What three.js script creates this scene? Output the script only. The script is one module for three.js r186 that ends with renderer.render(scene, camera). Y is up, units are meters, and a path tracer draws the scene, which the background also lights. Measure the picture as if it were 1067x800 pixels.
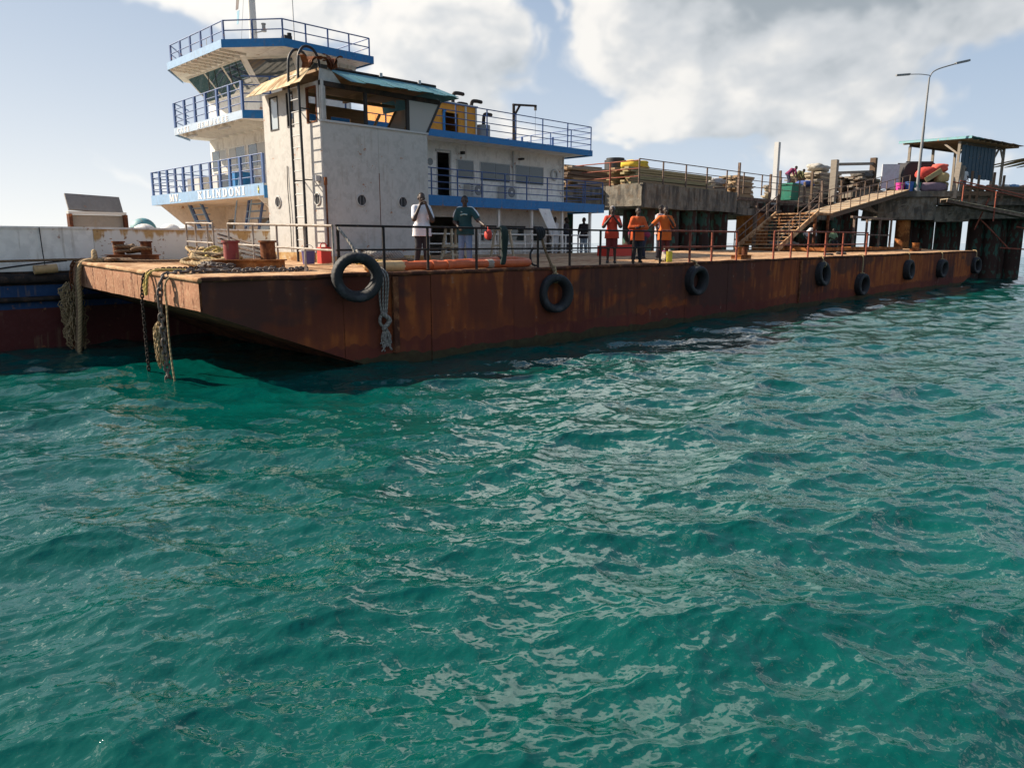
import * as THREE from 'three';
import { mergeGeometries, mergeVertices, toCreasedNormals } from 'three/addons/utils/BufferGeometryUtils.js';
import { FontLoader } from 'three/addons/loaders/FontLoader.js';
import { TextGeometry } from 'three/addons/geometries/TextGeometry.js';

// ------------------------------------------------------------------ camera, sky, sun, exposure
// World axes: x runs along the barge and the ferry (towards their sterns), y is up, -z points from the
// near side of the barge across to the jetty. The eye is 2.45 m above the water on another boat.
const scene = new THREE.Scene();
const renderer = new THREE.WebGLRenderer();
renderer.toneMapping = THREE.LinearToneMapping;
renderer.toneMappingExposure = 2.0;
renderer.shadowMap.enabled = true;

const camera = new THREE.PerspectiveCamera(54.54, 1024 / 767, 0.1, 12000);
camera.position.set(0, 2.45, 0);
camera.lookAt(1 / Math.SQRT2, 2.45 - Math.tan(10.727 * Math.PI / 180), -1 / Math.SQRT2);

const SUN = { x: -0.53, z: -0.85, elevation: 34 };          // horizontal direction towards the sun, elevation in degrees
const sunDir = (() => {
  const e = SUN.elevation * Math.PI / 180, l = Math.hypot(SUN.x, SUN.z);
  return new THREE.Vector3(SUN.x / l * Math.cos(e), Math.sin(e), SUN.z / l * Math.cos(e));
})();
const sun = new THREE.DirectionalLight(new THREE.Color().setRGB(1, 0.87, 0.70), 5.0);
sun.position.copy(sunDir).multiplyScalar(120).add(new THREE.Vector3(30, 0, -20));
sun.target.position.set(30, 0, -20);
sun.castShadow = true;
sun.shadow.radius = 1.5;
Object.assign(sun.shadow.camera, { left: -70, right: 70, top: 50, bottom: -50, near: 1, far: 300 });
sun.shadow.mapSize.set(4096, 4096);
scene.add(sun, sun.target);

// ------------------------------------------------------------------ noise
function rng(seed) {
  let s = seed >>> 0;
  return () => { s = (s + 0x6d2b79f5) >>> 0; let t = Math.imul(s ^ (s >>> 15), 1 | s); t = (t + Math.imul(t ^ (t >>> 7), 61 | t)) ^ t; return ((t ^ (t >>> 14)) >>> 0) / 4294967296; };
}
const LAT = 256, lattice = (() => { const r = rng(11), a = new Float32Array(LAT * LAT); for (let i = 0; i < a.length; i++) a[i] = r(); return a; })();
function vnoise(x, y, px = LAT, py = LAT) {           // value noise, periodic in px, py
  const xi = Math.floor(x), yi = Math.floor(y), fx = x - xi, fy = y - yi;
  const sx = fx * fx * fx * (fx * (fx * 6 - 15) + 10), sy = fy * fy * fy * (fy * (fy * 6 - 15) + 10);
  const x0 = (((xi % px) + px) % px) & 255, x1 = ((((xi + 1) % px) + px) % px) & 255;
  const y0 = ((((yi % py) + py) % py) & 255) * LAT, y1 = (((((yi + 1) % py) + py) % py) & 255) * LAT;
  const a = lattice[y0 + x0], b = lattice[y0 + x1], c = lattice[y1 + x0], d = lattice[y1 + x1];
  return a + (b - a) * sx + (c - a) * sy + (a - b - c + d) * sx * sy;
}
function fbm(x, y, oct = 5, px = LAT, py = LAT, gain = 0.5) {
  let s = 0, a = 1, n = 0;
  for (let i = 0; i < oct; i++) {
    s += a * vnoise(x + i * 17.3 * (px === LAT ? 1 : 0), y + i * 9.7 * (py === LAT ? 1 : 0), Math.min(px, LAT), Math.min(py, LAT));
    n += a; a *= gain; x *= 2; y *= 2; px = Math.min(px * 2, LAT); py = Math.min(py * 2, LAT);
  }
  return s / n;
}
const clamp = (x, a = 0, b = 1) => Math.min(b, Math.max(a, x));
const sstep = (a, b, x) => { const t = clamp((x - a) / (b - a)); return t * t * (3 - 2 * t); };
const mix = (a, b, t) => a + (b - a) * t;
const mix3 = (a, b, t) => [mix(a[0], b[0], t), mix(a[1], b[1], t), mix(a[2], b[2], t)];

// ------------------------------------------------------------------ sky: clear air and cumulus, computed
const SKY = 0.53;                                        // radiance of the air and clouds against their colours below
function cloudField(az, el) {                          // degrees; az 0 is the middle of the picture, to the right positive
  const wx = fbm(az * 0.13 + 40, el * 0.20 + 7, 4) - 0.5, wy = fbm(az * 0.13 + 9, el * 0.20 + 60, 4) - 0.5;
  const x = az + wx * 9, y = el + wy * 6;
  const b = (cx, cy, rx, ry, w) => w * Math.exp(-(((x - cx) / rx) ** 2) - (((y - cy) / ry) ** 2));
  let bias = -0.17;
  bias += b(-23, 15.0, 5.5, 2.4, 0.55) + b(-16, 16.6, 5, 2.4, 0.34) + b(-4.5, 14.0, 5.0, 4.6, 0.42) + b(-12, 14.5, 6, 3.4, 0.34);
  bias += b(13, 15.5, 7, 5.0, 0.46) + b(28, 15.0, 13, 5.2, 0.46) + b(17, 9.5, 8, 3.6, 0.30) + b(7.5, 8.6, 2.6, 2.0, 0.25) + b(35, 12.2, 4.5, 1.8, 0.26) + b(28, 5.5, 7, 2.2, 0.14);
  bias += b(4, 25, 9, 9, 0.44) + b(24, 20, 16, 3.5, 0.24) + b(26, 6.5, 16, 3.2, 0.20) - b(4.0, 12.5, 2.0, 5.5, 0.34);
  bias += 0.05 * (sstep(17, 23, el) - sstep(28, 42, el)) - b(30, 32, 14, 9, 0.12);
  bias -= b(-34, 8, 9, 6.5, 0.3);
  return fbm(x * 0.13 + 3.3, y * 0.22 + 1.7, 7, LAT, LAT, 0.56) + bias;
}
function skyAt(az, el) {
  const dAz = Math.min(Math.abs(az + 71), 360 - Math.abs(az + 71));
  const toSun = Math.hypot(dAz * Math.cos(el * Math.PI / 180), el - SUN.elevation);
  const low = Math.exp(-Math.max(el, 0) / 9), mid = Math.exp(-Math.max(el, 0) / 23);
  let c = mix3([0.09, 0.20, 0.43], [0.47, 0.63, 0.85], mid);
  c = mix3(c, mix3([0.95, 0.97, 0.96], [0.68, 0.77, 0.86], sstep(40, 108, dAz)), low * 0.95);
  c = c.map((q) => q * mix(1, 0.75, sstep(105, 170, dAz)));      // the air is dimmer away from the sun
  const glow = Math.exp(-toSun / 24);
  c = [c[0] + 0.60 * glow, c[1] + 0.57 * glow, c[2] + 0.50 * glow];
  const f = cloudField(az, el), cover = sstep(0.42, 0.65, f);
  if (cover > 0) {
    const b = (cx, cy, rx, ry, w) => w * Math.exp(-(((az - cx) / rx) ** 2) - (((el - cy) / ry) ** 2));
    const lit = cloudField(az - 1.6, el + 1.5), grain = fbm(az * 0.42 + 5, el * 0.7 + 3, 5, LAT, LAT, 0.55) - 0.5;
    const under = b(23, 17.5, 15, 4.2, 0.95) + b(-5, 13, 5, 4, 0.34) + b(27, 10, 8, 2, 0.18) + 0.25 * sstep(26, 40, el);
    const s = clamp(0.08 + under + 0.55 * grain + 1.1 * (lit - f) + 0.5 * (f - 0.66));
    let k = mix3(mix3([0.97, 0.95, 0.91], [0.64, 0.67, 0.70], sstep(0, 0.55, s)), [0.34, 0.385, 0.42], sstep(0.45, 1.0, s));
    k = mix3(k, c, 0.10 + 0.35 * Math.exp(-Math.max(el, 0) / 5));
    const cloudBoost = 1 + 1.7 * sstep(16, 21, el) * (1 - 0.75 * sstep(34, 52, el)) * (1 - sstep(0.2, 0.9, s)) + 0.9 * Math.exp(-toSun / 30);   // sunlit cumulus tops, brightened above the view to lift reflections and shaded sides
    c = mix3(c, k.map((q) => q * cloudBoost), cover * 0.95);
  }
  return [c[0] * 0.97 * SKY, c[1] * 0.945 * SKY, c[2] * 0.91 * SKY];
}
{
  const W = 2816, Hh = 1408, d = new Float32Array(W * Hh * 4), fwd = Math.atan2(-1, 1);
  const SUB = [];                                       // below the horizon: the colour of the air at the horizon
  for (let i = 0; i < W; i++) {
    let az = ((i + 0.5) / W - 0.5) * 360 - fwd * 180 / Math.PI; az = ((az + 540) % 360) - 180;
    SUB.push(skyAt(az, 0.05));
  }
  for (let j = 0; j < Hh; j++) {
    const el = ((j + 0.5) / Hh - 0.5) * 180;
    for (let i = 0; i < W; i++) {
      const o = (j * W + i) * 4;
      const azp = (((((i + 0.5) / W - 0.5) * 360 - fwd * 180 / Math.PI) + 540) % 360) - 180, coarse = el > 45 || Math.abs(azp) > 55 ? 4 : 1;   // finer where there is something to see
      if (el >= 0 && coarse > 1 && (i % coarse || (j % coarse && el > 3))) { const p = j % coarse && el > 3 ? o - W * 4 : o - 4; d[o] = d[p]; d[o + 1] = d[p + 1]; d[o + 2] = d[p + 2]; d[o + 3] = 1; continue; }
      let c;
      if (el < 0) c = SUB[i];
      else {
        let az = ((i + 0.5) / W - 0.5) * 360 - fwd * 180 / Math.PI; az = ((az + 540) % 360) - 180;
        c = skyAt(az, el);
        const seam = 180 - Math.abs(az);                 // the two ends of the band meet behind the viewer
        if (seam < 12) { const c2 = skyAt(-az, el); c = mix3(c, c2, 0.5 * (1 - seam / 12)); }
        if (el > 60) c = mix3(c, [0.09, 0.18, 0.38], sstep(60, 88, el));
      }
      d[o] = c[0]; d[o + 1] = c[1]; d[o + 2] = c[2]; d[o + 3] = 1;
    }
  }
  const sky = new THREE.DataTexture(d, W, Hh, THREE.RGBAFormat, THREE.FloatType);
  sky.mapping = THREE.EquirectangularReflectionMapping; sky.magFilter = THREE.LinearFilter; sky.needsUpdate = true;
  scene.background = sky; scene.environment = sky;
}

// ------------------------------------------------------------------ water
function fft(re, im, n, off, stride) {
  for (let i = 1, j = 0; i < n; i++) {
    let bit = n >> 1; for (; j & bit; bit >>= 1) j ^= bit; j ^= bit;
    if (i < j) { const a = off + i * stride, b = off + j * stride; let t = re[a]; re[a] = re[b]; re[b] = t; t = im[a]; im[a] = im[b]; im[b] = t; }
  }
  for (let len = 2; len <= n; len <<= 1) {
    const ang = 2 * Math.PI / len, wr = Math.cos(ang), wi = Math.sin(ang);
    for (let i = 0; i < n; i += len) {
      let cr = 1, ci = 0;
      for (let k = 0; k < len / 2; k++) {
        const a = off + (i + k) * stride, b = off + (i + k + len / 2) * stride;
        const tr = re[b] * cr - im[b] * ci, ti = re[b] * ci + im[b] * cr;
        re[b] = re[a] - tr; im[b] = im[a] - ti; re[a] += tr; im[a] += ti;
        const nr = cr * wr - ci * wi; ci = cr * wi + ci * wr; cr = nr;
      }
    }
  }
}
const ifft2 = (re, im, n) => { for (let i = 0; i < n; i++) fft(re, im, n, i * n, 1); for (let i = 0; i < n; i++) fft(re, im, n, i, n); };
// a square of sea surface that repeats every L metres: height and sideways shift of a wind sea between two wavelengths
function seaTile(N, L, lMin, lMax, lPeak, power, dir, spread, slopeRms, seed) {
  const r = rng(seed), gauss = () => Math.sqrt(-2 * Math.log(r() + 1e-12)) * Math.cos(2 * Math.PI * r());
  const hr = new Float64Array(N * N), hi = new Float64Array(N * N);
  let ms = 0;
  for (let j = 0; j < N; j++) for (let i = 0; i < N; i++) {
    const kx = 2 * Math.PI / L * (i < N / 2 ? i : i - N), kz = 2 * Math.PI / L * (j < N / 2 ? j : j - N), k = Math.hypot(kx, kz);
    const g1 = gauss(), g2 = gauss();
    if (!k) continue;
    const lam = 2 * Math.PI / k; if (lam < lMin || lam > lMax) continue;
    const kp = 2 * Math.PI / lPeak, s = Math.pow(k, -power) * Math.exp(-0.9 * (kp / k) ** 2);
    const c = (kx * dir[0] + kz * dir[1]) / k, w = c > 0 ? Math.pow(c, spread) + 0.06 : 0.10;
    const a = Math.sqrt(s * w); hr[j * N + i] = a * g1; hi[j * N + i] = a * g2; ms += a * a * k * k;
  }
  const sc = slopeRms / Math.sqrt(ms), out = [];
  for (const what of [0, 1, 2]) {
    const re = new Float64Array(N * N), im = new Float64Array(N * N);
    for (let j = 0; j < N; j++) for (let i = 0; i < N; i++) {
      const kx = (i < N / 2 ? i : i - N), kz = (j < N / 2 ? j : j - N), k = Math.hypot(kx, kz) || 1, o = j * N + i;
      const f = what === 0 ? 1 : (what === 1 ? kx : kz) / k;
      if (what === 0) { re[o] = hr[o] * sc; im[o] = hi[o] * sc; } else { re[o] = -hi[o] * sc * f; im[o] = hr[o] * sc * f; }
    }
    ifft2(re, im, N); out.push(Float32Array.from(re));
  }
  return { N, L, h: out[0], dx: out[1], dz: out[2] };
}
function sampleTile(t, x, z, o) {
  const fx = x / t.L * t.N, fz = z / t.L * t.N, xi = Math.floor(fx), zi = Math.floor(fz), ax = fx - xi, az = fz - zi, m = t.N - 1;
  const a = (zi & m) * t.N, b = ((zi + 1) & m) * t.N, c = xi & m, e = (xi + 1) & m;
  const w0 = (1 - ax) * (1 - az), w1 = ax * (1 - az), w2 = (1 - ax) * az, w3 = ax * az;
  o[0] = t.h[a + c] * w0 + t.h[a + e] * w1 + t.h[b + c] * w2 + t.h[b + e] * w3;
  o[1] = t.dx[a + c] * w0 + t.dx[a + e] * w1 + t.dx[b + c] * w2 + t.dx[b + e] * w3;
  o[2] = t.dz[a + c] * w0 + t.dz[a + e] * w1 + t.dz[b + c] * w2 + t.dz[b + e] * w3;
}
const waveDir = (() => { const X = 0.36, D = -0.93, u = (X + D) / Math.SQRT2, v = (D - X) / Math.SQRT2; return [u, -v]; })();
const seaA = seaTile(512, 41, 0.8, 9, 2.1, 4.0, waveDir, 3.5, 0.14, 8);
const seaB = seaTile(512, 6.3, 0.07, 0.9, 0.65, 4.3, waveDir, 1.8, 0.165, 9);
function seaSurface(x, z, wB, o, tmp) {
  sampleTile(seaA, x, z, tmp); let h = tmp[0], dx = tmp[1] * 1.45, dz = tmp[2] * 1.45;
  if (wB > 0) { sampleTile(seaB, x * 0.96 + z * 0.28, z * 0.96 - x * 0.28, tmp); h += tmp[0] * wB; dx += tmp[1] * wB * 1.15; dz += tmp[2] * wB * 1.15; }
  o[0] = h; o[1] = dx; o[2] = dz;
}
{
  // one sheet to the horizon, finer where the viewer stands
  const radii = [0.4, 0.8], R0 = 1.3, step = 1.0051; for (let r = R0; r < 420; r *= step) radii.push(r); for (let r = 430; r < 9000; r *= 1.25) radii.push(r);
  const angs = [], HALF = 42, NA = 880;
  for (let i = 0; i <= NA; i++) angs.push(-HALF + 2 * HALF * i / NA);
  for (let a = HALF + 1; a < 360 - HALF; a += 2.2) angs.push(a);
  const na = angs.length, nr = radii.length, pos = new Float32Array((na * nr + 1) * 3), uv = new Float32Array((na * nr + 1) * 2), idx = [];
  const o = [0, 0, 0], tmp = [0, 0, 0], fwd = Math.PI / 4;
  for (let j = 0; j < nr; j++) for (let i = 0; i < na; i++) {
    const r = radii[j], a = angs[i] * Math.PI / 180, th = fwd - a;             // th measured from +x towards -z
    const x = r * Math.cos(th), z = -r * Math.sin(th);
    const cell = Math.max(r * 0.0051, i > NA ? r * 0.038 : 0), wA = 1 - sstep(0.35, 1.6, cell), wB = 1 - sstep(0.06, 0.26, cell);
    let h = 0, dx = 0, dz = 0;
    if (wA > 0) { seaSurface(x, z, wB, o, tmp); h = o[0] * wA; dx = o[1] * wA; dz = o[2] * wA; }
    const q = j * na + i; pos[q * 3] = x + dx; pos[q * 3 + 1] = h; pos[q * 3 + 2] = z + dz;
    uv[q * 2] = x; uv[q * 2 + 1] = -z;
  }
  const centre = na * nr;
  for (let i = 0; i < na; i++) { const i2 = (i + 1) % na; idx.push(centre, i2, i); }
  for (let j = 0; j < nr - 1; j++) for (let i = 0; i < na; i++) {
    const i2 = (i + 1) % na, a = j * na + i, b = j * na + i2, c = a + na, e = b + na;
    idx.push(a, b, e, a, e, c);
  }
  const g = new THREE.BufferGeometry();
  g.setAttribute('position', new THREE.BufferAttribute(pos, 3)); g.setAttribute('uv', new THREE.BufferAttribute(uv, 2)); g.setIndex(new THREE.BufferAttribute(new Uint32Array(idx), 1));
  g.computeVertexNormals();
  const rip = seaTile(1024, 3.1, 0.025, 0.45, 0.28, 4.2, waveDir, 1.2, 0.05, 21), N = 1024, nd = new Uint8Array(N * N * 4), dl = rip.L / N;
  for (let j = 0; j < N; j++) for (let i = 0; i < N; i++) {
    const sx = (rip.h[j * N + ((i + 1) & (N - 1))] - rip.h[j * N + ((i - 1) & (N - 1))]) / (2 * dl), sy = (rip.h[((j + 1) & (N - 1)) * N + i] - rip.h[((j - 1) & (N - 1)) * N + i]) / (2 * dl);
    const l = 1 / Math.hypot(sx, sy, 1), q = (j * N + i) * 4;
    nd[q] = 127.5 - 127.5 * sx * l; nd[q + 1] = 127.5 - 127.5 * sy * l; nd[q + 2] = 127.5 + 127.5 * l; nd[q + 3] = 255;
  }
  const nm = new THREE.DataTexture(nd, N, N); nm.wrapS = nm.wrapT = THREE.RepeatWrapping; nm.magFilter = THREE.LinearFilter; nm.needsUpdate = true;
  nm.repeat.set(1 / rip.L, 1 / rip.L);
  const water = new THREE.Mesh(g, new THREE.MeshPhysicalMaterial({ color: new THREE.Color().setRGB(0.0001, 0.055, 0.046), roughness: 0.022, ior: 1.34, normalMap: nm, normalScale: new THREE.Vector2(1, 1) }));
  water.name = 'water'; water.userData = { kind: 'structure', label: 'choppy teal green sea water around the barge and jetty', category: 'water' };
  water.position.y = -0.18; water.receiveShadow = true; scene.add(water);
}

// ------------------------------------------------------------------ kit: geometry
// P(u, h, v): u along the barge, h above the water, v metres across from the viewer's side
const P = (u, h, v) => new THREE.Vector3(u, h, -v);
function metric(g) {                                     // uv in metres, from the side each face looks to
  g = g.index ? g.toNonIndexed() : g;
  const p = g.attributes.position, n = g.attributes.normal, uv = new Float32Array(p.count * 2);
  for (let i = 0; i < p.count; i += 3) {
    const nx = Math.abs(n.getX(i) + n.getX(i + 1) + n.getX(i + 2)), ny = Math.abs(n.getY(i) + n.getY(i + 1) + n.getY(i + 2)), nz = Math.abs(n.getZ(i) + n.getZ(i + 1) + n.getZ(i + 2));
    for (let k = i; k < i + 3; k++) {
      const x = p.getX(k), y = p.getY(k), z = p.getZ(k);
      if (ny >= nx && ny >= nz) { uv[k * 2] = x; uv[k * 2 + 1] = z; } else if (nx >= nz) { uv[k * 2] = z; uv[k * 2 + 1] = y; } else { uv[k * 2] = x; uv[k * 2 + 1] = y; }
    }
  }
  g.setAttribute('uv', new THREE.BufferAttribute(uv, 2));
  for (const k of Object.keys(g.attributes)) if (!['position', 'normal', 'uv', 'color'].includes(k)) g.deleteAttribute(k);
  return g;
}
const join = (list) => mergeGeometries(list.map((g) => { const q = g.index ? g.toNonIndexed() : g; if (!q.attributes.uv) metric(q); for (const k of Object.keys(q.attributes)) if (!['position', 'normal', 'uv'].includes(k)) q.deleteAttribute(k); return q; }));
function bx(u0, u1, h0, h1, v0, v1) {
  const g = new THREE.BoxGeometry(Math.abs(u1 - u0), Math.abs(h1 - h0), Math.abs(v1 - v0));
  g.translate((u0 + u1) / 2, (h0 + h1) / 2, -(v0 + v1) / 2); return metric(g);
}
function fromQuads(quads) {                              // flat-shaded faces from lists of 3 or 4 points
  const pos = [];
  for (const q of quads) for (let i = 1; i < q.length - 1; i++) pos.push(...q[0].toArray(), ...q[i].toArray(), ...q[i + 1].toArray());
  const g = new THREE.BufferGeometry(); g.setAttribute('position', new THREE.Float32BufferAttribute(pos, 3)); g.computeVertexNormals(); return metric(g);
}
function loftRings(A, B) {                               // closed solid between two rings of points
  const q = [], n = A.length; q.push([...A].reverse()); q.push([...B]);
  for (let i = 0; i < n; i++) { const j = (i + 1) % n; q.push([A[i], A[j], B[j], B[i]]); }
  const g = fromQuads(q); let vol = 0; const p = g.attributes.position, a = new THREE.Vector3(), b = new THREE.Vector3(), c = new THREE.Vector3();
  for (let i = 0; i < p.count; i += 3) { a.fromBufferAttribute(p, i); b.fromBufferAttribute(p, i + 1); c.fromBufferAttribute(p, i + 2); vol += a.dot(b.cross(c)); }
  if (vol < 0) return fromQuads(q.map((f) => [...f].reverse()));
  return g;
}
function slab(pts, t, dir) {                             // a sheet of thickness t from a flat outline
  const n = dir ? dir.clone().normalize() : new THREE.Vector3().crossVectors(pts[1].clone().sub(pts[0]), pts[2].clone().sub(pts[0])).normalize();
  return loftRings(pts.map((p) => p.clone()), pts.map((p) => p.clone().addScaledVector(n, t)));
}
const plate = (poly, h0, h1) => loftRings(poly.map(([u, v]) => P(u, h0, v)), poly.map(([u, v]) => P(u, h1, v)));
const onAxis = (g, p, q) => {
  const d = q.clone().sub(p), l = d.length(); g.applyQuaternion(new THREE.Quaternion().setFromUnitVectors(new THREE.Vector3(0, 1, 0), d.normalize()));
  g.translate((p.x + q.x) / 2, (p.y + q.y) / 2, (p.z + q.z) / 2); return g;
};
const bar = (p, q, r, seg = 8, r2 = r) => metric(onAxis(new THREE.CylinderGeometry(r2, r, p.distanceTo(q), seg), p, q));
const beam = (p, q, w, t) => {                           // square timber or steel between two points: w across, t upright
  const d = q.clone().sub(p), l = d.length(), x = d.clone().normalize(), up = Math.abs(x.y) > 0.95 ? new THREE.Vector3(1, 0, 0) : new THREE.Vector3(0, 1, 0);
  const s = new THREE.Vector3().crossVectors(x, up).normalize(), y = new THREE.Vector3().crossVectors(s, x);
  const g = new THREE.BoxGeometry(l, t, w); g.applyMatrix4(new THREE.Matrix4().makeBasis(x, y, s)); g.translate((p.x + q.x) / 2, (p.y + q.y) / 2, (p.z + q.z) / 2); return metric(g);
};
function tube(pts, r, seg = 0, rad = 7, closed = false) {
  const c = new THREE.CatmullRomCurve3(pts, closed, 'centripetal'), n = seg || pts.length * 5, g = new THREE.TubeGeometry(c, n, r, rad, closed), len = c.getLength(), uv = g.attributes.uv;
  for (let i = 0; i < uv.count; i++) uv.setXY(i, uv.getX(i) * len, uv.getY(i) * 2 * Math.PI * r);
  const parts = [g.toNonIndexed()];
  if (!closed) for (const [e, s] of [[0, -1], [1, 1]]) { const d = new THREE.SphereGeometry(r, rad, 4); const q = c.getPoint(e); d.translate(q.x, q.y, q.z); parts.push(d); }
  return join(parts);
}
const disc = (p, n, r, t, seg = 20) => bar(p.clone().addScaledVector(n, -t / 2), p.clone().addScaledVector(n, t / 2), r, seg);
const ring = (p, n, R, r, seg = 20) => { const g = new THREE.TorusGeometry(R, r, 6, seg); g.applyQuaternion(new THREE.Quaternion().setFromUnitVectors(new THREE.Vector3(0, 0, 1), n)); g.translate(p.x, p.y, p.z); return metric(g); };
function softBox(w, h, d, r, seed = 1, lump = 0.1) {     // a lumpy sack or bundle resting on y = 0
  const g = mergeVertices(new THREE.BoxGeometry(w, h, d, 6, 5, 6).deleteAttribute('uv').deleteAttribute('normal')), p = g.attributes.position, v = new THREE.Vector3(), q = rng(seed), o = q() * 50;
  for (let i = 0; i < p.count; i++) {
    v.fromBufferAttribute(p, i); const x = v.x / w * 2, y = v.y / h * 2, z = v.z / d * 2, m = Math.pow(Math.abs(x) ** 3.2 + Math.abs(y) ** 3.2 + Math.abs(z) ** 3.2, -1 / 3.2);
    const k = m * (1 + lump * (fbm(x * 1.7 + o, y * 1.7 + z * 1.3 + o, 3) - 0.5) * 2); v.set(x * k * w / 2, y * k * h / 2, z * k * d / 2); p.setXYZ(i, v.x, v.y + h / 2, v.z);
  }
  g.computeVertexNormals(); return metric(g);
}

// ------------------------------------------------------------------ kit: things and parts
const used = {};
function numbered(name) { used[name] = (used[name] ?? -1) + 1; return used[name] ? `${name}_${String(used[name]).padStart(3, '0')}` : name; }
function thing(name, label, category, base = P(0, 0, 0), group) {
  const o = new THREE.Group(); o.name = numbered(name); o.position.copy(base); o.userData = { label, category }; if (group) o.userData.group = group;
  o.base = base.clone(); scene.add(o); return o;
}
const rootOf = (o) => { while (o.parent && o.parent !== scene) o = o.parent; return o; };
function part(parent, name, geo, mat, label) {           // geometry in world coordinates
  const b = rootOf(parent).base, g = Array.isArray(geo) ? join(geo) : geo; g.translate(-b.x, -b.y, -b.z);
  const m = new THREE.Mesh(g, mat); m.name = name; m.castShadow = m.receiveShadow = true; if (label) m.userData.label = label; parent.add(m); return m;
}
function assembly(parent, name, label) { const o = new THREE.Group(); o.name = name; if (label) o.userData.label = label; parent.add(o); return o; }
function single(name, geo, mat, label, category, base, group) {   // a thing that is one mesh
  const g = Array.isArray(geo) ? join(geo) : geo; g.translate(-base.x, -base.y, -base.z);
  const m = new THREE.Mesh(g, mat); m.name = numbered(name); m.position.copy(base); m.base = base.clone(); m.castShadow = m.receiveShadow = true;
  m.userData = { label, category }; if (group) m.userData.group = group; scene.add(m); return m;
}
function railing(parent, line, { posts = [], height = 1, rails = [1, 0.5], r = 0.022, pr = 0.025, mat, label, flat = 0 }) {
  const g = assembly(parent, 'railing', label);
  for (const f of rails) for (let i = 0; i < line.length - 1; i++) {
    const a = line[i].clone(), b = line[i + 1].clone(); a.y += height * f; b.y += height * f; part(g, 'rail', bar(a, b, f === 1 ? r : r * 0.85, 7), mat);
  }
  for (const p of posts) { const q = p.clone(); q.y += height; part(g, 'post', flat ? beam(p, q, flat, flat * 0.6) : bar(p, q, pr, 7), mat); }
  return g;
}
const along = (a, b, n, skipEnd) => Array.from({ length: n }, (_, i) => a.clone().lerp(b, i / (n - 1))).slice(0, skipEnd ? -1 : n);

// ------------------------------------------------------------------ kit: procedural materials
const toS = (x) => { x = clamp(x); return 255 * (x <= 0.0031308 ? 12.92 * x : 1.055 * Math.pow(x, 1 / 2.4) - 0.055); };
function texture(w, h, fn, sizeU, sizeV) {               // fn(x, y in 0..1) -> [r, g, b linear, height 0..1]
  const d = new Uint8Array(w * h * 4), b = new Uint8Array(w * h * 4);
  for (let j = 0; j < h; j++) for (let i = 0; i < w; i++) {
    const c = fn((i + 0.5) / w, (j + 0.5) / h), o = (j * w + i) * 4, k = 255 * clamp(c[3] ?? 0.5);
    d[o] = toS(c[0]); d[o + 1] = toS(c[1]); d[o + 2] = toS(c[2]); d[o + 3] = 255; b[o] = b[o + 1] = b[o + 2] = k; b[o + 3] = 255;
  }
  return [d, b].map((a, i) => {
    const t = new THREE.DataTexture(a, w, h); t.wrapS = t.wrapT = THREE.RepeatWrapping; t.magFilter = THREE.LinearFilter; t.minFilter = THREE.LinearMipmapLinearFilter; t.generateMipmaps = true;
    if (!i) t.colorSpace = THREE.SRGBColorSpace; t.repeat.set(1 / sizeU, 1 / sizeV); t.needsUpdate = true; return t;
  });
}
function surface(fn, { size = 2, sizeV = size, w = 384, h = w, rough = 0.8, metal = 0, bump = 0.004, ...more } = {}) {
  const [map, bm] = texture(w, h, fn, size, sizeV);
  return new THREE.MeshPhysicalMaterial({ map, ...(bump > 0.002 ? { bumpMap: bm, bumpScale: bump } : {}), roughness: rough, metalness: metal, ...more });
}
const plain = (r, g, b, rough = 0.7, metal = 0) => new THREE.MeshStandardMaterial({ color: new THREE.Color().setRGB(r, g, b), roughness: rough, metalness: metal });
// painted steel: base colour, chalky patches, rust specks and runs in given amount
const paint = (c, rust = 0.2, o = {}) => surface((x, y) => {
  const a = fbm(x * 6, y * 6, 5, 6, 6), f = fbm(x * 40, y * 40, 3, 40, 40), run = fbm(x * 44, y * 3, 4, 44, 3), s = fbm(x * 14 + 31, y * 14, 5, 14, 14);
  let k = mix3(c, c.map((q) => q * 0.88), sstep(0.40, 0.70, s)); k = mix3(k, c.map((q) => Math.min(1, q * 1.08 + 0.01)), sstep(0.5, 0.68, f) * 0.5);
  k = mix3(k, [0.24, 0.17, 0.10], sstep(0.55, 0.72, run) * sstep(0.46, 0.62, a) * (0.18 + rust * 0.9));
  const ru = rust > 0 ? sstep(0.73 - rust * 0.22, 0.80 - rust * 0.20, s * 0.55 + f * 0.45) : 0; k = mix3(k, mix3([0.20, 0.075, 0.03], [0.34, 0.15, 0.06], f), ru * 0.85);
  return [...k, 0.5 + (f - 0.5) * 0.3 - ru * 0.25];
}, { size: 3, rough: 0.62, bump: 0.003, ...o });
const rusty = (dark, mid, light, o = {}) => surface((x, y) => {
  const a = fbm(x * 5, y * 5, 6, 5, 5), b = fbm(x * 17 + 7, y * 17, 5, 17, 17), f = fbm(x * 60, y * 60, 2, 60, 60);
  let k = mix3(dark, mid, sstep(0.36, 0.62, a * 0.6 + b * 0.4)); k = mix3(k, light, sstep(0.52, 0.72, b * 0.6 + f * 0.4) * 0.75); k = mix3(k, dark, sstep(0.62, 0.72, f) * 0.5);
  return [...k, 0.35 * f + 0.65 * b];
}, { size: 2.4, rough: 0.95, bump: 0.008, specularIntensity: 0.35, ...o });
const M = {};
M.rust = rusty([0.07, 0.028, 0.018], [0.19, 0.070, 0.030], [0.33, 0.15, 0.07]);
M.rustBright = rusty([0.16, 0.055, 0.02], [0.36, 0.135, 0.04], [0.46, 0.22, 0.08]);
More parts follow.
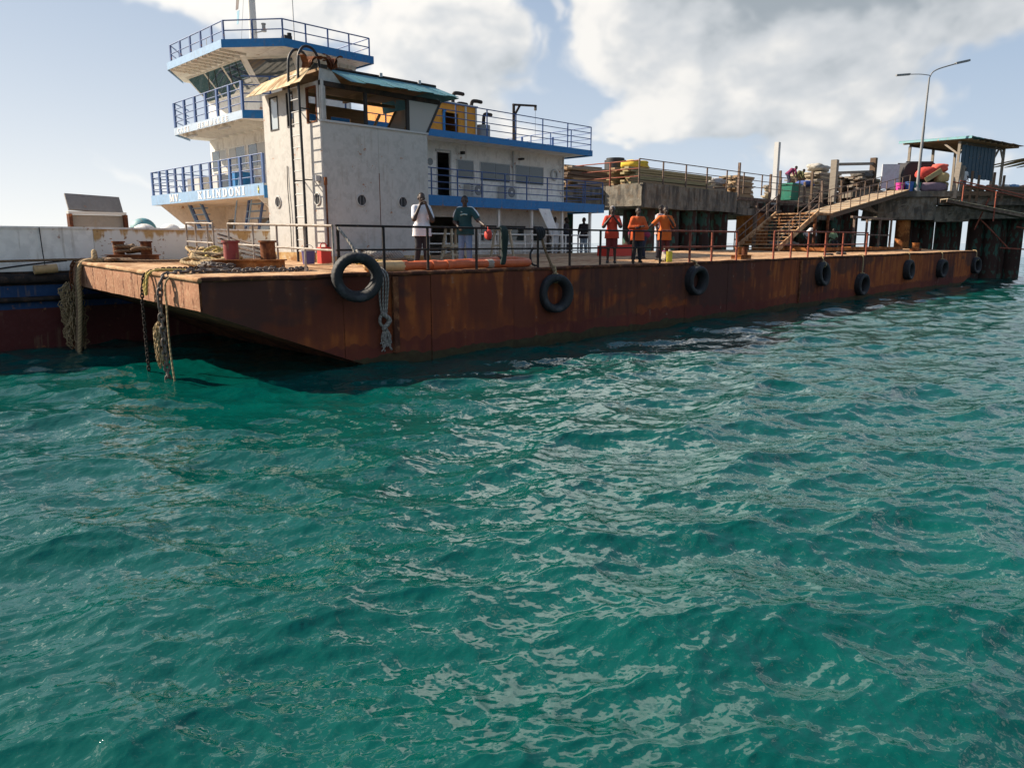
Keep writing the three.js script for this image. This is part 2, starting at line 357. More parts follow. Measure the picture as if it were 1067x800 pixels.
M.deck = rusty([0.26, 0.135, 0.065], [0.48, 0.30, 0.165], [0.60, 0.44, 0.28], { size: 3.3 });
M.darkSteel = rusty([0.02, 0.018, 0.018], [0.045, 0.035, 0.03], [0.10, 0.055, 0.035], { rough: 0.75, bump: 0.003 });
M.redRail = rusty([0.16, 0.045, 0.03], [0.30, 0.085, 0.055], [0.36, 0.16, 0.11], { rough: 0.7, bump: 0.002 });
M.paleRail = rusty([0.25, 0.20, 0.16], [0.42, 0.37, 0.32], [0.55, 0.50, 0.45], { rough: 0.6, bump: 0.002 });
M.brownRail = rusty([0.10, 0.07, 0.055], [0.19, 0.135, 0.105], [0.28, 0.20, 0.15], { rough: 0.75, bump: 0.002 });
M.white = paint([0.78, 0.76, 0.72], 0.12);
M.whiteHull = paint([0.80, 0.77, 0.715], 0.2, { size: 4 });
M.cream = paint([0.77, 0.735, 0.67], 0.16);
M.houseGrey = paint([0.475, 0.46, 0.43], 0.05, { size: 2.6 });
M.blue = paint([0.004, 0.16, 0.41], 0.04, { rough: 0.5 });
M.navyRail = paint([0.03, 0.085, 0.24], 0.06, { rough: 0.5, bump: 0.001 });
M.paleBlue = paint([0.22, 0.37, 0.56], 0.08);
M.hullBlue = paint([0.009, 0.050, 0.15], 0.2);
M.hullRed = paint([0.10, 0.020, 0.017], 0.2);
M.orange = paint([0.62, 0.25, 0.015], 0.08);
M.brightRed = plain(0.52, 0.035, 0.02, 0.6);
M.black = plain(0.016, 0.016, 0.018, 0.55);
M.dark = plain(0.028, 0.026, 0.026, 0.8);
M.grey = plain(0.20, 0.205, 0.21, 0.6);
M.lightGrey = plain(0.48, 0.48, 0.47, 0.6);
M.rubber = surface((x, y) => { const f = fbm(x * 30, y * 30, 4, 30, 30), a = fbm(x * 5, y * 5, 4, 5, 5); const k = mix(0.008, 0.022, f) + 0.022 * sstep(0.60, 0.75, a); return [k, k * 1.02, k * 1.08, f]; }, { size: 1, rough: 0.72, bump: 0.003 });
M.glass = new THREE.MeshPhysicalMaterial({ color: new THREE.Color().setRGB(0.045, 0.055, 0.055), roughness: 0.04, ior: 1.5, clearcoat: 1, clearcoatRoughness: 0.02 });
M.clearGlass = new THREE.MeshPhysicalMaterial({ color: new THREE.Color().setRGB(0.80, 0.82, 0.82), roughness: 0.06, transmission: 1, thickness: 0, ior: 1.5 });
M.dustyGlass = new THREE.MeshPhysicalMaterial({ color: new THREE.Color().setRGB(0.55, 0.53, 0.50), roughness: 0.5, transmission: 0.35, thickness: 0 });
M.concrete = surface((x, y) => {
  const a = fbm(x * 5, y * 5, 6, 5, 5), run = fbm(x * 16, y * 3, 5, 16, 3), f = fbm(x * 70, y * 70, 2, 70, 70), s = fbm(x * 12 + 9, y * 12, 5, 12, 12);
  let k = mix3([0.16, 0.14, 0.112], [0.25, 0.22, 0.175], s); k = mix3(k, [0.045, 0.040, 0.035], sstep(0.34, 0.66, run * 0.55 + a * 0.45) * 0.8); k = mix3(k, [0.13, 0.085, 0.05], sstep(0.56, 0.7, s) * 0.5);
  return [...k.map((q) => q * (0.85 + 0.3 * f)), 0.5 * f + 0.5 * s];
}, { size: 3, rough: 0.95, bump: 0.02 });
M.pile = surface((x, y) => {
  const a = fbm(x * 8, y * 4, 5, 8, 4), s = fbm(x * 20, y * 12 + 5, 5, 20, 12);
  let k = mix3([0.026, 0.017, 0.014], [0.07, 0.027, 0.018], a); k = mix3(k, [0.042, 0.10, 0.075], sstep(0.50, 0.62, s * 0.5 + a * 0.5)); return [...k, s];
}, { size: 3, sizeV: 4, rough: 0.95, bump: 0.02 });
const wood = (c, o = {}) => surface((x, y) => { const g = fbm(x * 3, y * 60, 4, 3, 60), a = fbm(x * 6 + 3, y * 6, 4, 6, 6); return [...mix3(c.map((q) => q * 0.55), c.map((q) => Math.min(1, q * 1.25)), g * 0.7 + a * 0.3), g]; }, { w: 256, size: 1.5, sizeV: 0.6, rough: 0.9, bump: 0.003, ...o });
M.woodTan = wood([0.36, 0.24, 0.135]); M.woodGrey = wood([0.28, 0.24, 0.195]); M.woodYellow = wood([0.36, 0.29, 0.15]); M.woodDark = wood([0.13, 0.085, 0.055]); M.woodPale = wood([0.48, 0.40, 0.28]);
const rope = (c, o = {}) => surface((x, y) => { const t = Math.abs(((x * 10 + y * 2) % 1 + 1) % 1 - 0.5) * 2, f = fbm(x * 30, y * 30, 3, 30, 30), a = fbm(x * 4, y * 4, 3, 4, 4); return [...c.map((q) => q * (0.45 + 0.5 * t) * (0.6 + 0.5 * f + 0.3 * a)), t * 0.8 + f * 0.2]; }, { w: 256, size: 0.9, sizeV: 0.2, rough: 1, bump: 0.006, ...o });
M.ropeTan = rope([0.50, 0.36, 0.19]); M.ropeYellow = rope([0.62, 0.46, 0.14]); M.ropeBrown = rope([0.24, 0.15, 0.085]); M.ropeGrey = rope([0.34, 0.31, 0.27]);
M.teal = paint([0.075, 0.23, 0.26], 0.16); M.tealDark = paint([0.012, 0.052, 0.085], 0.08);
M.roofTan = rusty([0.26, 0.16, 0.08], [0.50, 0.41, 0.26], [0.62, 0.55, 0.38], { rough: 0.9, bump: 0.004 });
M.hose = paint([0.52, 0.105, 0.028], 0.10, { rough: 0.55 }); M.hosePale = paint([0.62, 0.40, 0.19], 0.2);
M.skin = plain(0.045, 0.024, 0.016, 0.55); M.hair = plain(0.008, 0.007, 0.007, 0.9);
const weave = texture(192, 192, (x, y) => { const a = fbm(x * 6, y * 6, 4, 6, 6), f = fbm(x * 48, y * 48, 2, 48, 48), k = 0.80 + 0.4 * (a * 0.65 + f * 0.35) - 0.1; return [k, k, k, f]; }, 0.8, 0.8);
const cloth = (r, g, b) => new THREE.MeshStandardMaterial({ map: weave[0], bumpMap: weave[1], bumpScale: 0.002, roughness: 0.95, color: new THREE.Color().setRGB(r, g, b) });

// ------------------------------------------------------------------ the barge: floats with a slight list towards the viewer
const deckH = (v, u = 20) => 1.80 + 0.026 * (v - 13.5) + 0.0034 * Math.max(0, u - 20);
const BN = 13.5, BF = 21.2, BOW = 5.55, STERN = 57;
{
  // hull paint and rust: streaked plates above, old antifouling below
  const W = 2048, Ht = 256, L = 52, T = 2.8;
  const [hm, hb] = texture(W, Ht, (x, y) => {
    const u = x * L, h = y * T - 0.8;
    const a = fbm(u * 0.35 + 2, h * 0.9 + 4, 5), st = fbm(u * 5.2, h * 0.7 + 11, 5), b = fbm(u * 1.3 + 20, h * 2.4, 5), f = fbm(u * 9, h * 11, 3), big = fbm(u * 0.16 + 33, h * 0.25, 3);
    let k = mix3([0.095, 0.030, 0.022], [0.175, 0.052, 0.027], a);
    k = mix3(k, [0.25, 0.066, 0.024], sstep(0.42, 0.56, st * 0.30 + a * 0.25 + big * 0.45) * 0.9);
    k = mix3(k, [0.35, 0.105, 0.030], sstep(0.49, 0.60, st * 0.40 + b * 0.30 + big * 0.3) * 0.75);
    k = mix3(k, [0.066, 0.034, 0.029], sstep(0.51, 0.60, fbm(u * 0.22 + 71, h * 0.5 + 5, 3) * 0.7 + b * 0.3) * 0.75);
    const line = 0.34 + 0.22 * (fbm(u * 0.8, 3, 4) - 0.5) + 0.30 * (st - 0.5);
    if (h < line) k = mix3(k, mix3([0.085, 0.024, 0.022], [0.14, 0.040, 0.030], b), 0.72);
    k = mix3(k, [0.30, 0.26, 0.22], sstep(0.72, 0.80, st * 0.6 + f * 0.4) * 0.3);
    if (h < 0.0 + 0.16 * (b - 0.5) + 0.10 * (st - 0.5)) k = mix3(k, mix3([0.022, 0.030, 0.018], [0.05, 0.065, 0.03], f), 0.8);
    return [...k, 0.5 * b + 0.3 * f + 0.2 * st];
  }, L, T);
  hm.offset.set(0, 0.8 / T); hb.offset.set(0, 0.8 / T);
  M.hull = new THREE.MeshPhysicalMaterial({ map: hm, bumpMap: hb, bumpScale: 0.02, roughness: 0.95, specularIntensity: 0.3 });
  M.bow = surface((x, y) => {
    const a = fbm(x * 5, y * 5, 5, 5, 5), st = fbm(x * 18, y * 2, 5, 18, 2), f = fbm(x * 50, y * 50, 3, 50, 50);
    let k = mix3([0.26, 0.12, 0.07], [0.42, 0.22, 0.13], a); k = mix3(k, [0.10, 0.038, 0.022], sstep(0.58, 0.66, st * 0.6 + a * 0.4) * 0.9); k = mix3(k, [0.46, 0.29, 0.18], sstep(0.55, 0.7, f) * 0.5); return [...k, 0.7 * f + 0.3 * a];
  }, { size: 2.6, rough: 0.95, bump: 0.008, specularIntensity: 0.35 });

  const barge = thing('barge', 'long rust brown flat deck barge lying in front of the ferry', 'barge', P(BOW, 0, BN));
  const bottom = (u) => (u < 9.1 ? mix(1.22, -0.18, (u - BOW) / (9.1 - BOW)) : u < 11.5 ? mix(-0.18, -0.8, (u - 9.1) / 2.4) : u < 51 ? -0.8 : mix(-0.8, 0.62, (u - 51) / (STERN - 51)));
  const us = [BOW, 7.4, 9.1, 11.5, 20, 30, 40, 51, 54, STERN], quads = [], inset = 0.03;
  const A = (u, v) => P(u, deckH(v, u) - 0.02, v), B = (u, v) => P(u, bottom(u) + 0.026 * (v - BN) * (u < 8 ? 1 : 0), v);
  for (let i = 0; i < us.length - 1; i++) {
    const a = us[i], b = us[i + 1], n = BN + inset;
    quads.push([A(a, n), B(a, n), B(b, n), A(b, n)].reverse(), [A(a, BF), B(a, BF), B(b, BF), A(b, BF)], [A(a, n), A(b, n), A(b, BF), A(a, BF)], [B(a, n), B(b, n), B(b, BF), B(a, BF)].reverse());
  }
  quads.push([A(BOW + inset, BN + inset), A(BOW + inset, BF), B(BOW + inset, BF), B(BOW + inset, BN + inset)], [A(STERN, BN + inset), A(STERN, BF), B(STERN, BF), B(STERN, BN + inset)].reverse());
  part(barge, 'hull', fromQuads(quads), M.rust);
  // side plates, each a sheet of its own, buckled between the frames
  const r = rng(3);
  const edges = [BOW + 0.02]; while (edges[edges.length - 1] < STERN - 3) edges.push(edges[edges.length - 1] + 2.3 + r() * 0.9); edges.push(STERN);
  for (let k = 0; k < edges.length - 1; k++) {
    const u0 = edges[k] + 0.006, u1 = edges[k + 1] - 0.006, nu = 16, nh = 9, pos = [], uv = [], idx = [], ph = r() * 60, off = (r() - 0.5) * 0.012;
    for (let j = 0; j <= nh; j++) for (let i = 0; i <= nu; i++) {
      const u = mix(u0, u1, i / nu), h = mix(bottom(u), deckH(BN, u) - 0.045, j / nh), rim = Math.min(i, nu - i, nh - j) === 0 ? 0 : 1;
      const bulge = rim * (0.05 * (fbm(u * 1.1 + ph, h * 1.4 + ph, 3) - 0.5) - 0.016 * Math.sin(Math.PI * ((u * 1.6) % 1))) ;
      const p = P(u, h, BN - 0.004 + off - bulge); pos.push(p.x, p.y, p.z); uv.push(u, h);
    }
    for (let j = 0; j < nh; j++) for (let i = 0; i < nu; i++) { const a = j * (nu + 1) + i, b = a + 1, c = a + nu + 1, e = c + 1; idx.push(a, b, e, a, e, c); }
    const g = new THREE.BufferGeometry(); g.setAttribute('position', new THREE.Float32BufferAttribute(pos, 3)); g.setAttribute('uv', new THREE.Float32BufferAttribute(uv, 2)); g.setIndex(idx); g.computeVertexNormals();
    part(barge, 'hull_plate', g, M.hull);
  }
  // bow plates
  for (let k = 0; k < 5; k++) {
    const v0 = mix(BN + 0.02, BF, k / 5) + 0.008, v1 = mix(BN + 0.02, BF, (k + 1) / 5) - 0.008, nv = 10, nh = 5, pos = [], idx = [];
    for (let j = 0; j <= nh; j++) for (let i = 0; i <= nv; i++) { const v = mix(v0, v1, i / nv), lo = 1.22 + 0.026 * (v - BN) + 0.012 * (r() - 0.5), hi = deckH(v) - 0.03, rim = Math.min(i, nv - i, nh - j, j) === 0 ? 0 : 1; const p = P(BOW - 0.004 - rim * 0.05 * (fbm(v * 1.6 + 9, j * 0.5 + k, 3) - 0.42), mix(lo, hi, j / nh), v); pos.push(p.x, p.y, p.z); }
    for (let j = 0; j < nh; j++) for (let i = 0; i < nv; i++) { const a = j * (nv + 1) + i, b = a + 1, c = a + nv + 1, e = c + 1; idx.push(a, e, b, a, c, e); }
    const g = new THREE.BufferGeometry(); g.setAttribute('position', new THREE.Float32BufferAttribute(pos, 3)); g.setIndex(idx); g.computeVertexNormals();
    part(barge, 'bow_plate', metric(g), M.bow);
  }
  // deck plating, uneven, with a rounded worn edge bar
  for (let k = 0; k < 17; k++) {
    const u0 = mix(BOW, STERN, k / 17) + 0.004, u1 = mix(BOW, STERN, (k + 1) / 17) - 0.004, pos = [], idx = [], n = 10;
    for (let j = 0; j <= n; j++) for (let i = 0; i <= n; i++) { const u = mix(u0, u1, i / n), v = mix(BN + 0.05, BF, j / n), p = P(u, deckH(v, u) + 0.012 + 0.018 * (fbm(u * 0.8, v * 0.8, 3) - 0.5), v); pos.push(p.x, p.y, p.z); }
    for (let j = 0; j < n; j++) for (let i = 0; i < n; i++) { const a = j * (n + 1) + i, b = a + 1, c = a + n + 1, e = c + 1; idx.push(a, b, e, a, e, c); }
    const g = new THREE.BufferGeometry(); g.setAttribute('position', new THREE.Float32BufferAttribute(pos, 3)); g.setIndex(idx); g.computeVertexNormals();
    part(barge, 'deck_plate', metric(g), M.deck);
  }
  const gun = []; for (let u = BOW + 0.05; u <= STERN; u += 0.7) gun.push(P(u, deckH(BN, u) - 0.02 + 0.03 * (r() - 0.5), BN + 0.008 + 0.03 * (r() - 0.5)));
  part(barge, 'edge_bar', tube(gun, 0.05, 180, 8), M.rust);
  const gb = []; for (let v = BN; v <= BF; v += 0.6) gb.push(P(BOW + 0.01 + 0.014 * (r() - 0.5), deckH(v) - 0.015, v));
  part(barge, 'edge_bar', tube(gb, 0.05, 40, 8), M.deck);
  // rub strakes
  for (const u of [9.75, 30.2]) part(barge, 'fender_bar', bx(u, u + 0.14, 0.05, 1.72, BN - 0.075, BN - 0.005), M.rust);

  // rails: bow run painted pale as sunlit, forward near side run dark as shaded
  const cross = (v) => P(8.4, deckH(v), v), side = (u) => P(u, deckH(13.65, u), 13.65);
  railing(barge, [cross(21), cross(19.31)], { posts: [21, 20.4, 19.66, 19.31].map(cross), height: 0.99, r: 0.026, mat: M.paleRail });
  railing(barge, [cross(18.42), cross(13.6)], { posts: [18.42, 17.11, 15.95, 14.74, 13.6].map(cross), height: 0.99, r: 0.03, mat: M.paleRail });
  railing(barge, [side(8.5), side(20.35)], { posts: [8.55, 9.69, 10.91, 12.42, 14.62, 15.91, 17.26, 18.88, 20.31].map(side), height: 1.0, r: 0.026, pr: 0.034, mat: M.darkSteel, label: 'steel pipe railing with shade painted into its dark colour' });
  railing(barge, [side(20.4), side(25.25)], { posts: [22.05, 23.46, 25.19].map(side), height: 1.02, r: 0.032, pr: 0.04, mat: M.redRail, label: 'rusty red pipe railing' });
  railing(barge, [side(28.1), side(37.8)], { posts: [28.11, 29.62, 31.23, 32.97, 34.86, 37.73].map(side), height: 1.06, r: 0.03, pr: 0.042, mat: M.redRail, label: 'rusty red pipe railing' });

  // mooring bitts: a plinth with two posts
  const bitt = (u, v, turn, mats, label, sc = 1) => {
    const g = assembly(barge, 'bitt', label), h0 = deckH(v, u) + 0.01, c = Math.cos(turn), s = Math.sin(turn), at = (a, b, h) => P(u + (a * c - b * s) * sc, h0 + h * sc, v + (a * s + b * c) * sc);
    const boxAt = (a0, a1, b0, b1, hh0, hh1) => loftRings([at(a0, b0, hh0), at(a1, b0, hh0), at(a1, b1, hh0), at(a0, b1, hh0)], [at(a0, b0, hh1), at(a1, b0, hh1), at(a1, b1, hh1), at(a0, b1, hh1)]);
    part(g, 'plinth', [boxAt(-0.62, 0.62, -0.24, 0.24, 0, 0.16), boxAt(-0.66, 0.66, -0.28, 0.28, 0.165, 0.19)], mats[0]);
    for (const a of [-0.36, 0.36]) part(g, 'bitt_post', [bar(at(a, 0, 0.19), at(a, 0, 0.52), 0.145 * sc, 18), bar(at(a, 0, 0.52), at(a, 0, 0.56), 0.175 * sc, 18)], a < 0 ? mats[1] : mats[2]);
  };
  const redPaint = paint([0.24, 0.035, 0.032], 0.3);
  bitt(7.75, 16.0, -0.75, [M.rustBright, redPaint, M.rust], 'rusty bitt with one red painted post', 1.12);
  bitt(6.75, 20.35, -0.6, [M.rust, M.rust, M.rust], 'dark brown bitt wound with old rope', 0.9);
  bitt(26.5, 14.15, 0.1, [M.rustBright, M.rustBright, M.rust], 'orange rusted bitt near the foot of the stairs', 0.8);
  bitt(50, 15.2, 0.1, [M.rust, M.rustBright, M.rustBright], undefined, 0.9);
  // low coaming round the after hold
  part(barge, 'hatch_coaming', [bx(39.5, 51.5, deckH(18, 45) + 0.03, deckH(18, 45) + 0.2, 16.4, 16.5), bx(39.5, 39.6, deckH(18, 45) + 0.03, deckH(18, 45) + 0.2, 16.5, 20.4), bx(51.4, 51.5, deckH(18, 45) + 0.03, deckH(18, 45) + 0.2, 16.5, 20.4), bx(39.5, 51.5, deckH(18, 45) + 0.03, deckH(18, 45) + 0.22, 20.4, 20.5)], M.rustBright);
  part(barge, 'hatch_cover', bx(39.6, 51.4, deckH(17, 45) + 0.06, deckH(17, 45) + 0.12, 16.5, 20.4), M.grey);
}

// ------------------------------------------------------------------ the deckhouse on the barge
{
  const hb = deckH(17.8) + 0.02, house = thing('deckhouse', 'tall pale grey steel deckhouse with open wheelhouse windows on the barge', 'deckhouse', P(10.8, hb, 17.8));
  const u0 = 10.8, u1 = 14.3, v0 = 17.8, v1 = 20.9, t = 0.05, sill = 5.55, top = 6.56;
  const panelMat = M.houseGrey, shade = M.houseGrey;
  // near wall: lower sheets in two panels with a weld seam, then window posts and header
  for (const [a, b] of [[u0, 12.56], [12.568, u1]]) part(house, 'wall_panel', bx(a, b, hb, sill, v0, v0 + t), shade);
  part(house, 'weld_seam', bx(12.555, 12.573, hb + 1.0, sill - 1.2, v0 - 0.006, v0 + 0.001), M.rust);
  part(house, 'window_sill', bx(u0 - 0.01, u1 + 0.02, sill, sill + 0.05, v0 - 0.04, v0 + t + 0.02), M.lightGrey);
  for (const [a, b] of [[u0, u0 + 0.16], [12.17, 12.25], [13.58, 13.66]]) part(house, 'window_post', bx(a, b, sill + 0.05, top - 0.12, v0, v0 + t + 0.03), a === u0 ? panelMat : M.dark);
  part(house, 'header', bx(u0, u1 + 0.5, top - 0.12, top, v0 - 0.01, v0 + t + 0.03), M.darkSteel);
  // front face of the house (towards the bow), pierced by three windows
  const wins = [[20.02, 20.5], [19.19, 19.54], [17.98, 18.5]], hs = [5.56, 6.46];
  let last = v0 + t;
  part(house, 'wall_panel', bx(u0, u0 + t, hb, hs[0], v0 + t, v1), panelMat);
  part(house, 'wall_panel', bx(u0, u0 + t, hs[1], top, v0 + t, v1), panelMat);
  for (const [a, b] of [...wins].reverse()) { part(house, 'wall_panel', bx(u0, u0 + t, hs[0], hs[1], last, a), panelMat); last = b; }
  part(house, 'wall_panel', bx(u0, u0 + t, hs[0], hs[1], last, v1), panelMat);
  wins.forEach(([a, b], i) => {
    const w = assembly(house, 'window'), f = 0.035;
    part(w, 'frame', [bx(u0 - 0.015, u0 + t + 0.01, hs[0], hs[0] + f, a, b), bx(u0 - 0.015, u0 + t + 0.01, hs[1] - f, hs[1], a, b), bx(u0 - 0.015, u0 + t + 0.01, hs[0] + f, hs[1] - f, a, a + f), bx(u0 - 0.015, u0 + t + 0.01, hs[0] + f, hs[1] - f, b - f, b)], i === 2 ? M.rust : M.dark);
    if (i === 0) part(w, 'pane', bx(u0 + 0.012, u0 + 0.02, hs[0] + f, hs[1] - f, a + f, b - f), new THREE.MeshPhysicalMaterial({ color: new THREE.Color().setRGB(0.45, 0.50, 0.52), roughness: 0.08, clearcoat: 1 }));
  });
  // far and after walls, floor of the wheelhouse
  part(house, 'wall_panel', bx(u0 + t, u1, hb, sill, v1 - t, v1), panelMat);
  for (const [a, b] of [[u0 + t, 11.2], [11.95, 12.1], [12.85, 13.0], [13.7, u1]]) part(house, 'window_post', bx(a, b, sill, top - 0.3, v1 - t, v1), M.woodTan);
  part(house, 'header', bx(u0 + t, u1, top - 0.3, top, v1 - t, v1), M.woodTan);
  part(house, 'wall_panel', bx(u1 - t, u1, hb, sill, v0 + t, v1 - t), panelMat);
  part(house, 'floor', bx(u0 + t, u1 - t, 4.6, 4.66, v0 + t, v1 - t), M.woodDark);
  // wheelhouse front leans out over the deck: sloping posts and panes
  const lean = (v) => [P(u1, sill + 0.05, v), P(u1 + 0.52, top - 0.05, v)];
  for (const v of [v0 + 0.03, 19.0, 20.0, v1 - 0.03]) part(house, 'window_post', beam(...lean(v), 0.07, 0.07), v === v0 + 0.03 ? M.black : M.woodTan);
  part(house, 'side_pane', slab([P(13.68, sill + 0.06, v0 + 0.02), P(u1 - 0.02, sill + 0.06, v0 + 0.02), P(u1 + 0.46, top - 0.13, v0 + 0.02), P(13.68, top - 0.13, v0 + 0.02)], 0.01), M.dustyGlass);
  for (const [a, b] of [[v0 + 0.08, 18.96], [19.04, 19.96]]) { const [q0, q1] = lean(a), [q2, q3] = lean(b); part(house, 'front_pane', slab([q0, q2, q3, q1], 0.008), M.dustyGlass); }
  // roof: hipped skirts of sheet metal round a flat middle, ragged at the bow corner
  const er = rng(8);
  const skirt = (a, b, c, d, n, mat, name, jag) => { for (let i = 0; i < n; i++) {
    const s0 = i / n, s1 = (i + 1) / n, dr = jag * (er() - 0.35), p = [a.clone().lerp(b, s0), a.clone().lerp(b, s1), d.clone().lerp(c, s1), d.clone().lerp(c, s0)];
    p[0].y -= dr; p[1].y -= dr; p[0].y += 0.006 * (i % 2); p[1].y += 0.006 * (i % 2); part(house, name, slab(p, 0.012), mat); } };
  const eb = [P(10.36, 6.46, 21.05), P(10.36, 6.48, 18.0)], tb = [P(10.82, 6.90, 20.95), P(10.82, 7.0, 18.05)];
  skirt(eb[0], eb[1], tb[1], tb[0], 6, M.roofTan, 'roof_sheet', 0.06);
  const en = [P(11.45, 6.56, 17.35), P(15.15, 6.62, 17.35)], tn = [P(11.25, 6.93, 18.1), P(14.85, 6.96, 18.1)];
  skirt(en[0], en[1], tn[1], tn[0], 8, M.teal, 'roof_sheet', 0.035);
  skirt(P(15.2, 6.6, 17.4), P(15.2, 6.6, 21.2), P(14.85, 6.95, 20.8), P(14.85, 6.95, 18.1), 5, M.teal, 'roof_sheet', 0.03);
  part(house, 'roof_deck', bx(10.98, 14.85, 6.86, 6.93, 18.1, 20.9), M.woodTan);
  part(house, 'ceiling_beam', [bx(11, 14.8, 6.6, 6.68, 18.6, 18.7), bx(11, 14.8, 6.6, 6.68, 20, 20.1), bx(12, 12.1, 6.68, 6.86, 17.9, 20.8), bx(13.4, 13.5, 6.68, 6.86, 17.9, 20.8)], M.woodTan);
  part(house, 'ridge_cap', [bar(P(11.3, 6.97, 18.12), P(14.9, 7.0, 18.12), 0.045, 8)], M.darkSteel);
  for (const u of [12.9, 14.25]) part(house, 'roof_bolt', bar(P(u, 6.97, 18.05), P(u, 7.07, 18.05), 0.05, 10), M.lightGrey);
  part(house, 'gable_board', [slab([P(10.8, 6.5, 17.86), P(11.5, 6.52, 17.86), P(11.2, 6.84, 17.86), P(10.85, 6.86, 17.86)], 0.03), bar(P(10.86, 5.6, 17.79), P(10.86, 6.6, 17.79), 0.045, 8)], M.houseGrey);
  // curled torn sheets at the corner
  const tr = rng(77);
  for (const [u, v, n] of [[11.15, 17.75, 7], [10.72, 18.15, 5]]) for (let k = 0; k < n; k++) {
    const a = tr() * 6.3, w = 0.10 + 0.12 * tr(), l = 0.22 + 0.2 * tr(), c = P(u + 0.14 * (tr() - 0.5), 6.86 + 0.05 * tr(), v + 0.2 * (tr() - 0.5)), pts = [];
    const ax = new THREE.Vector3(Math.cos(a), 0, Math.sin(a)), up = new THREE.Vector3(0.5 * (tr() - 0.5), 1, 0.5 * (tr() - 0.5)).normalize(), nn = new THREE.Vector3().crossVectors(ax, up).normalize(), rows = [];
    for (let i = 0; i <= 5; i++) { const s = i / 5, q = c.clone().addScaledVector(up, l * Math.sin(s * 1.9)).addScaledVector(nn, l * 0.5 * (1 - Math.cos(s * 2.2))); const ww = w * (1 - 0.5 * s * s) * (0.8 + 0.4 * tr()); rows.push([q.clone().addScaledVector(ax, -ww), q.clone().addScaledVector(ax, ww)]); }
    const faces = []; for (let i = 0; i < 5; i++) { const [p0, p1] = rows[i], [p2, p3] = rows[i + 1], t = nn.clone().multiplyScalar(0.012); faces.push([p0, p1, p3, p2], [p2, p3, p1, p0].map((p) => p.clone().add(t))); }
    part(house, 'torn_sheet', fromQuads(faces), M.rust);
  }
  // portholes with guard bars
  const port = (c, n, s) => { const w = assembly(house, 'porthole'); part(w, 'rim', ring(c, n, 0.155, 0.025, 24), panelMat); part(w, 'pane', disc(c.clone().addScaledVector(n, 0.004), n, 0.15, 0.01, 24), M.black); for (const k of [-0.06, 0.06]) { const q = c.clone().addScaledVector(s, k).addScaledVector(n, 0.02); part(w, 'guard_bar', bar(q.clone().add(new THREE.Vector3(0, -0.15, 0)), q.clone().add(new THREE.Vector3(0, 0.15, 0)), 0.008, 6), M.grey); } };
  for (const u of [11.95, 13.35]) port(P(u, 3.6, v0 - 0.005), new THREE.Vector3(0, 0, 1), new THREE.Vector3(1, 0, 0));
  for (const v of [18.15, 20.3]) port(P(u0 - 0.005, 3.6, v), new THREE.Vector3(-1, 0, 0), new THREE.Vector3(0, 0, 1));
  // ladder with hooped black stringers
  const lad = assembly(house, 'ladder', 'black hooped ladder with pale rungs');
  const LU = 10.5, LV = [18.80, 18.30];
  for (const v of LV) part(lad, 'stringer', tube([P(LU, hb, v), P(LU, 4, v), P(LU, 6.95, v), P(LU + 0.04, 7.24, v), P(LU + 0.2, 7.44, v), P(LU + 0.44, 7.42, v), P(LU + 0.6, 7.2, v), P(LU + 0.63, 6.92, v)], 0.036, 60, 9), M.black);
  for (let h = hb + 0.3; h < 6.9; h += 0.3) part(lad, 'rung', bar(P(LU, h, LV[0] - 0.03), P(LU, h, LV[1] + 0.03), 0.014, 6), M.lightGrey);
  for (const h of [4.1, 5.9]) for (const v of LV) part(lad, 'bracket', bar(P(LU, h, v), P(10.8, h, v), 0.018, 6), M.black);
  // rusty base plinth, corner pipe, cables
  part(house, 'base_flange', [bx(u0 - 0.03, u1 + 0.03, hb - 0.05, hb + 0.16, v0 - 0.03, v0 - 0.002), bx(u0 - 0.03, u0 - 0.002, hb - 0.05, hb + 0.26, v0, v1)], rusty([0.28, 0.14, 0.05], [0.44, 0.30, 0.14], [0.52, 0.46, 0.36]));
  part(house, 'corner_pipe', [bar(P(10.84, 2.0, 17.77), P(10.84, 4.15, 17.77), 0.022, 8), bx(10.79, 10.86, 3.95, 4.15, 17.73, 17.798)], M.rust);
  part(house, 'cable', tube([P(10.78, 4.55, 19.65), P(10.77, 3.9, 19.66), P(10.76, 3.2, 19.6), P(10.77, 2.2, 19.62)], 0.012, 20, 5), M.dark);
  part(house, 'lamp_box', bx(10.66, 10.79, 4.05, 4.2, 17.95, 18.12), M.lightGrey);
}

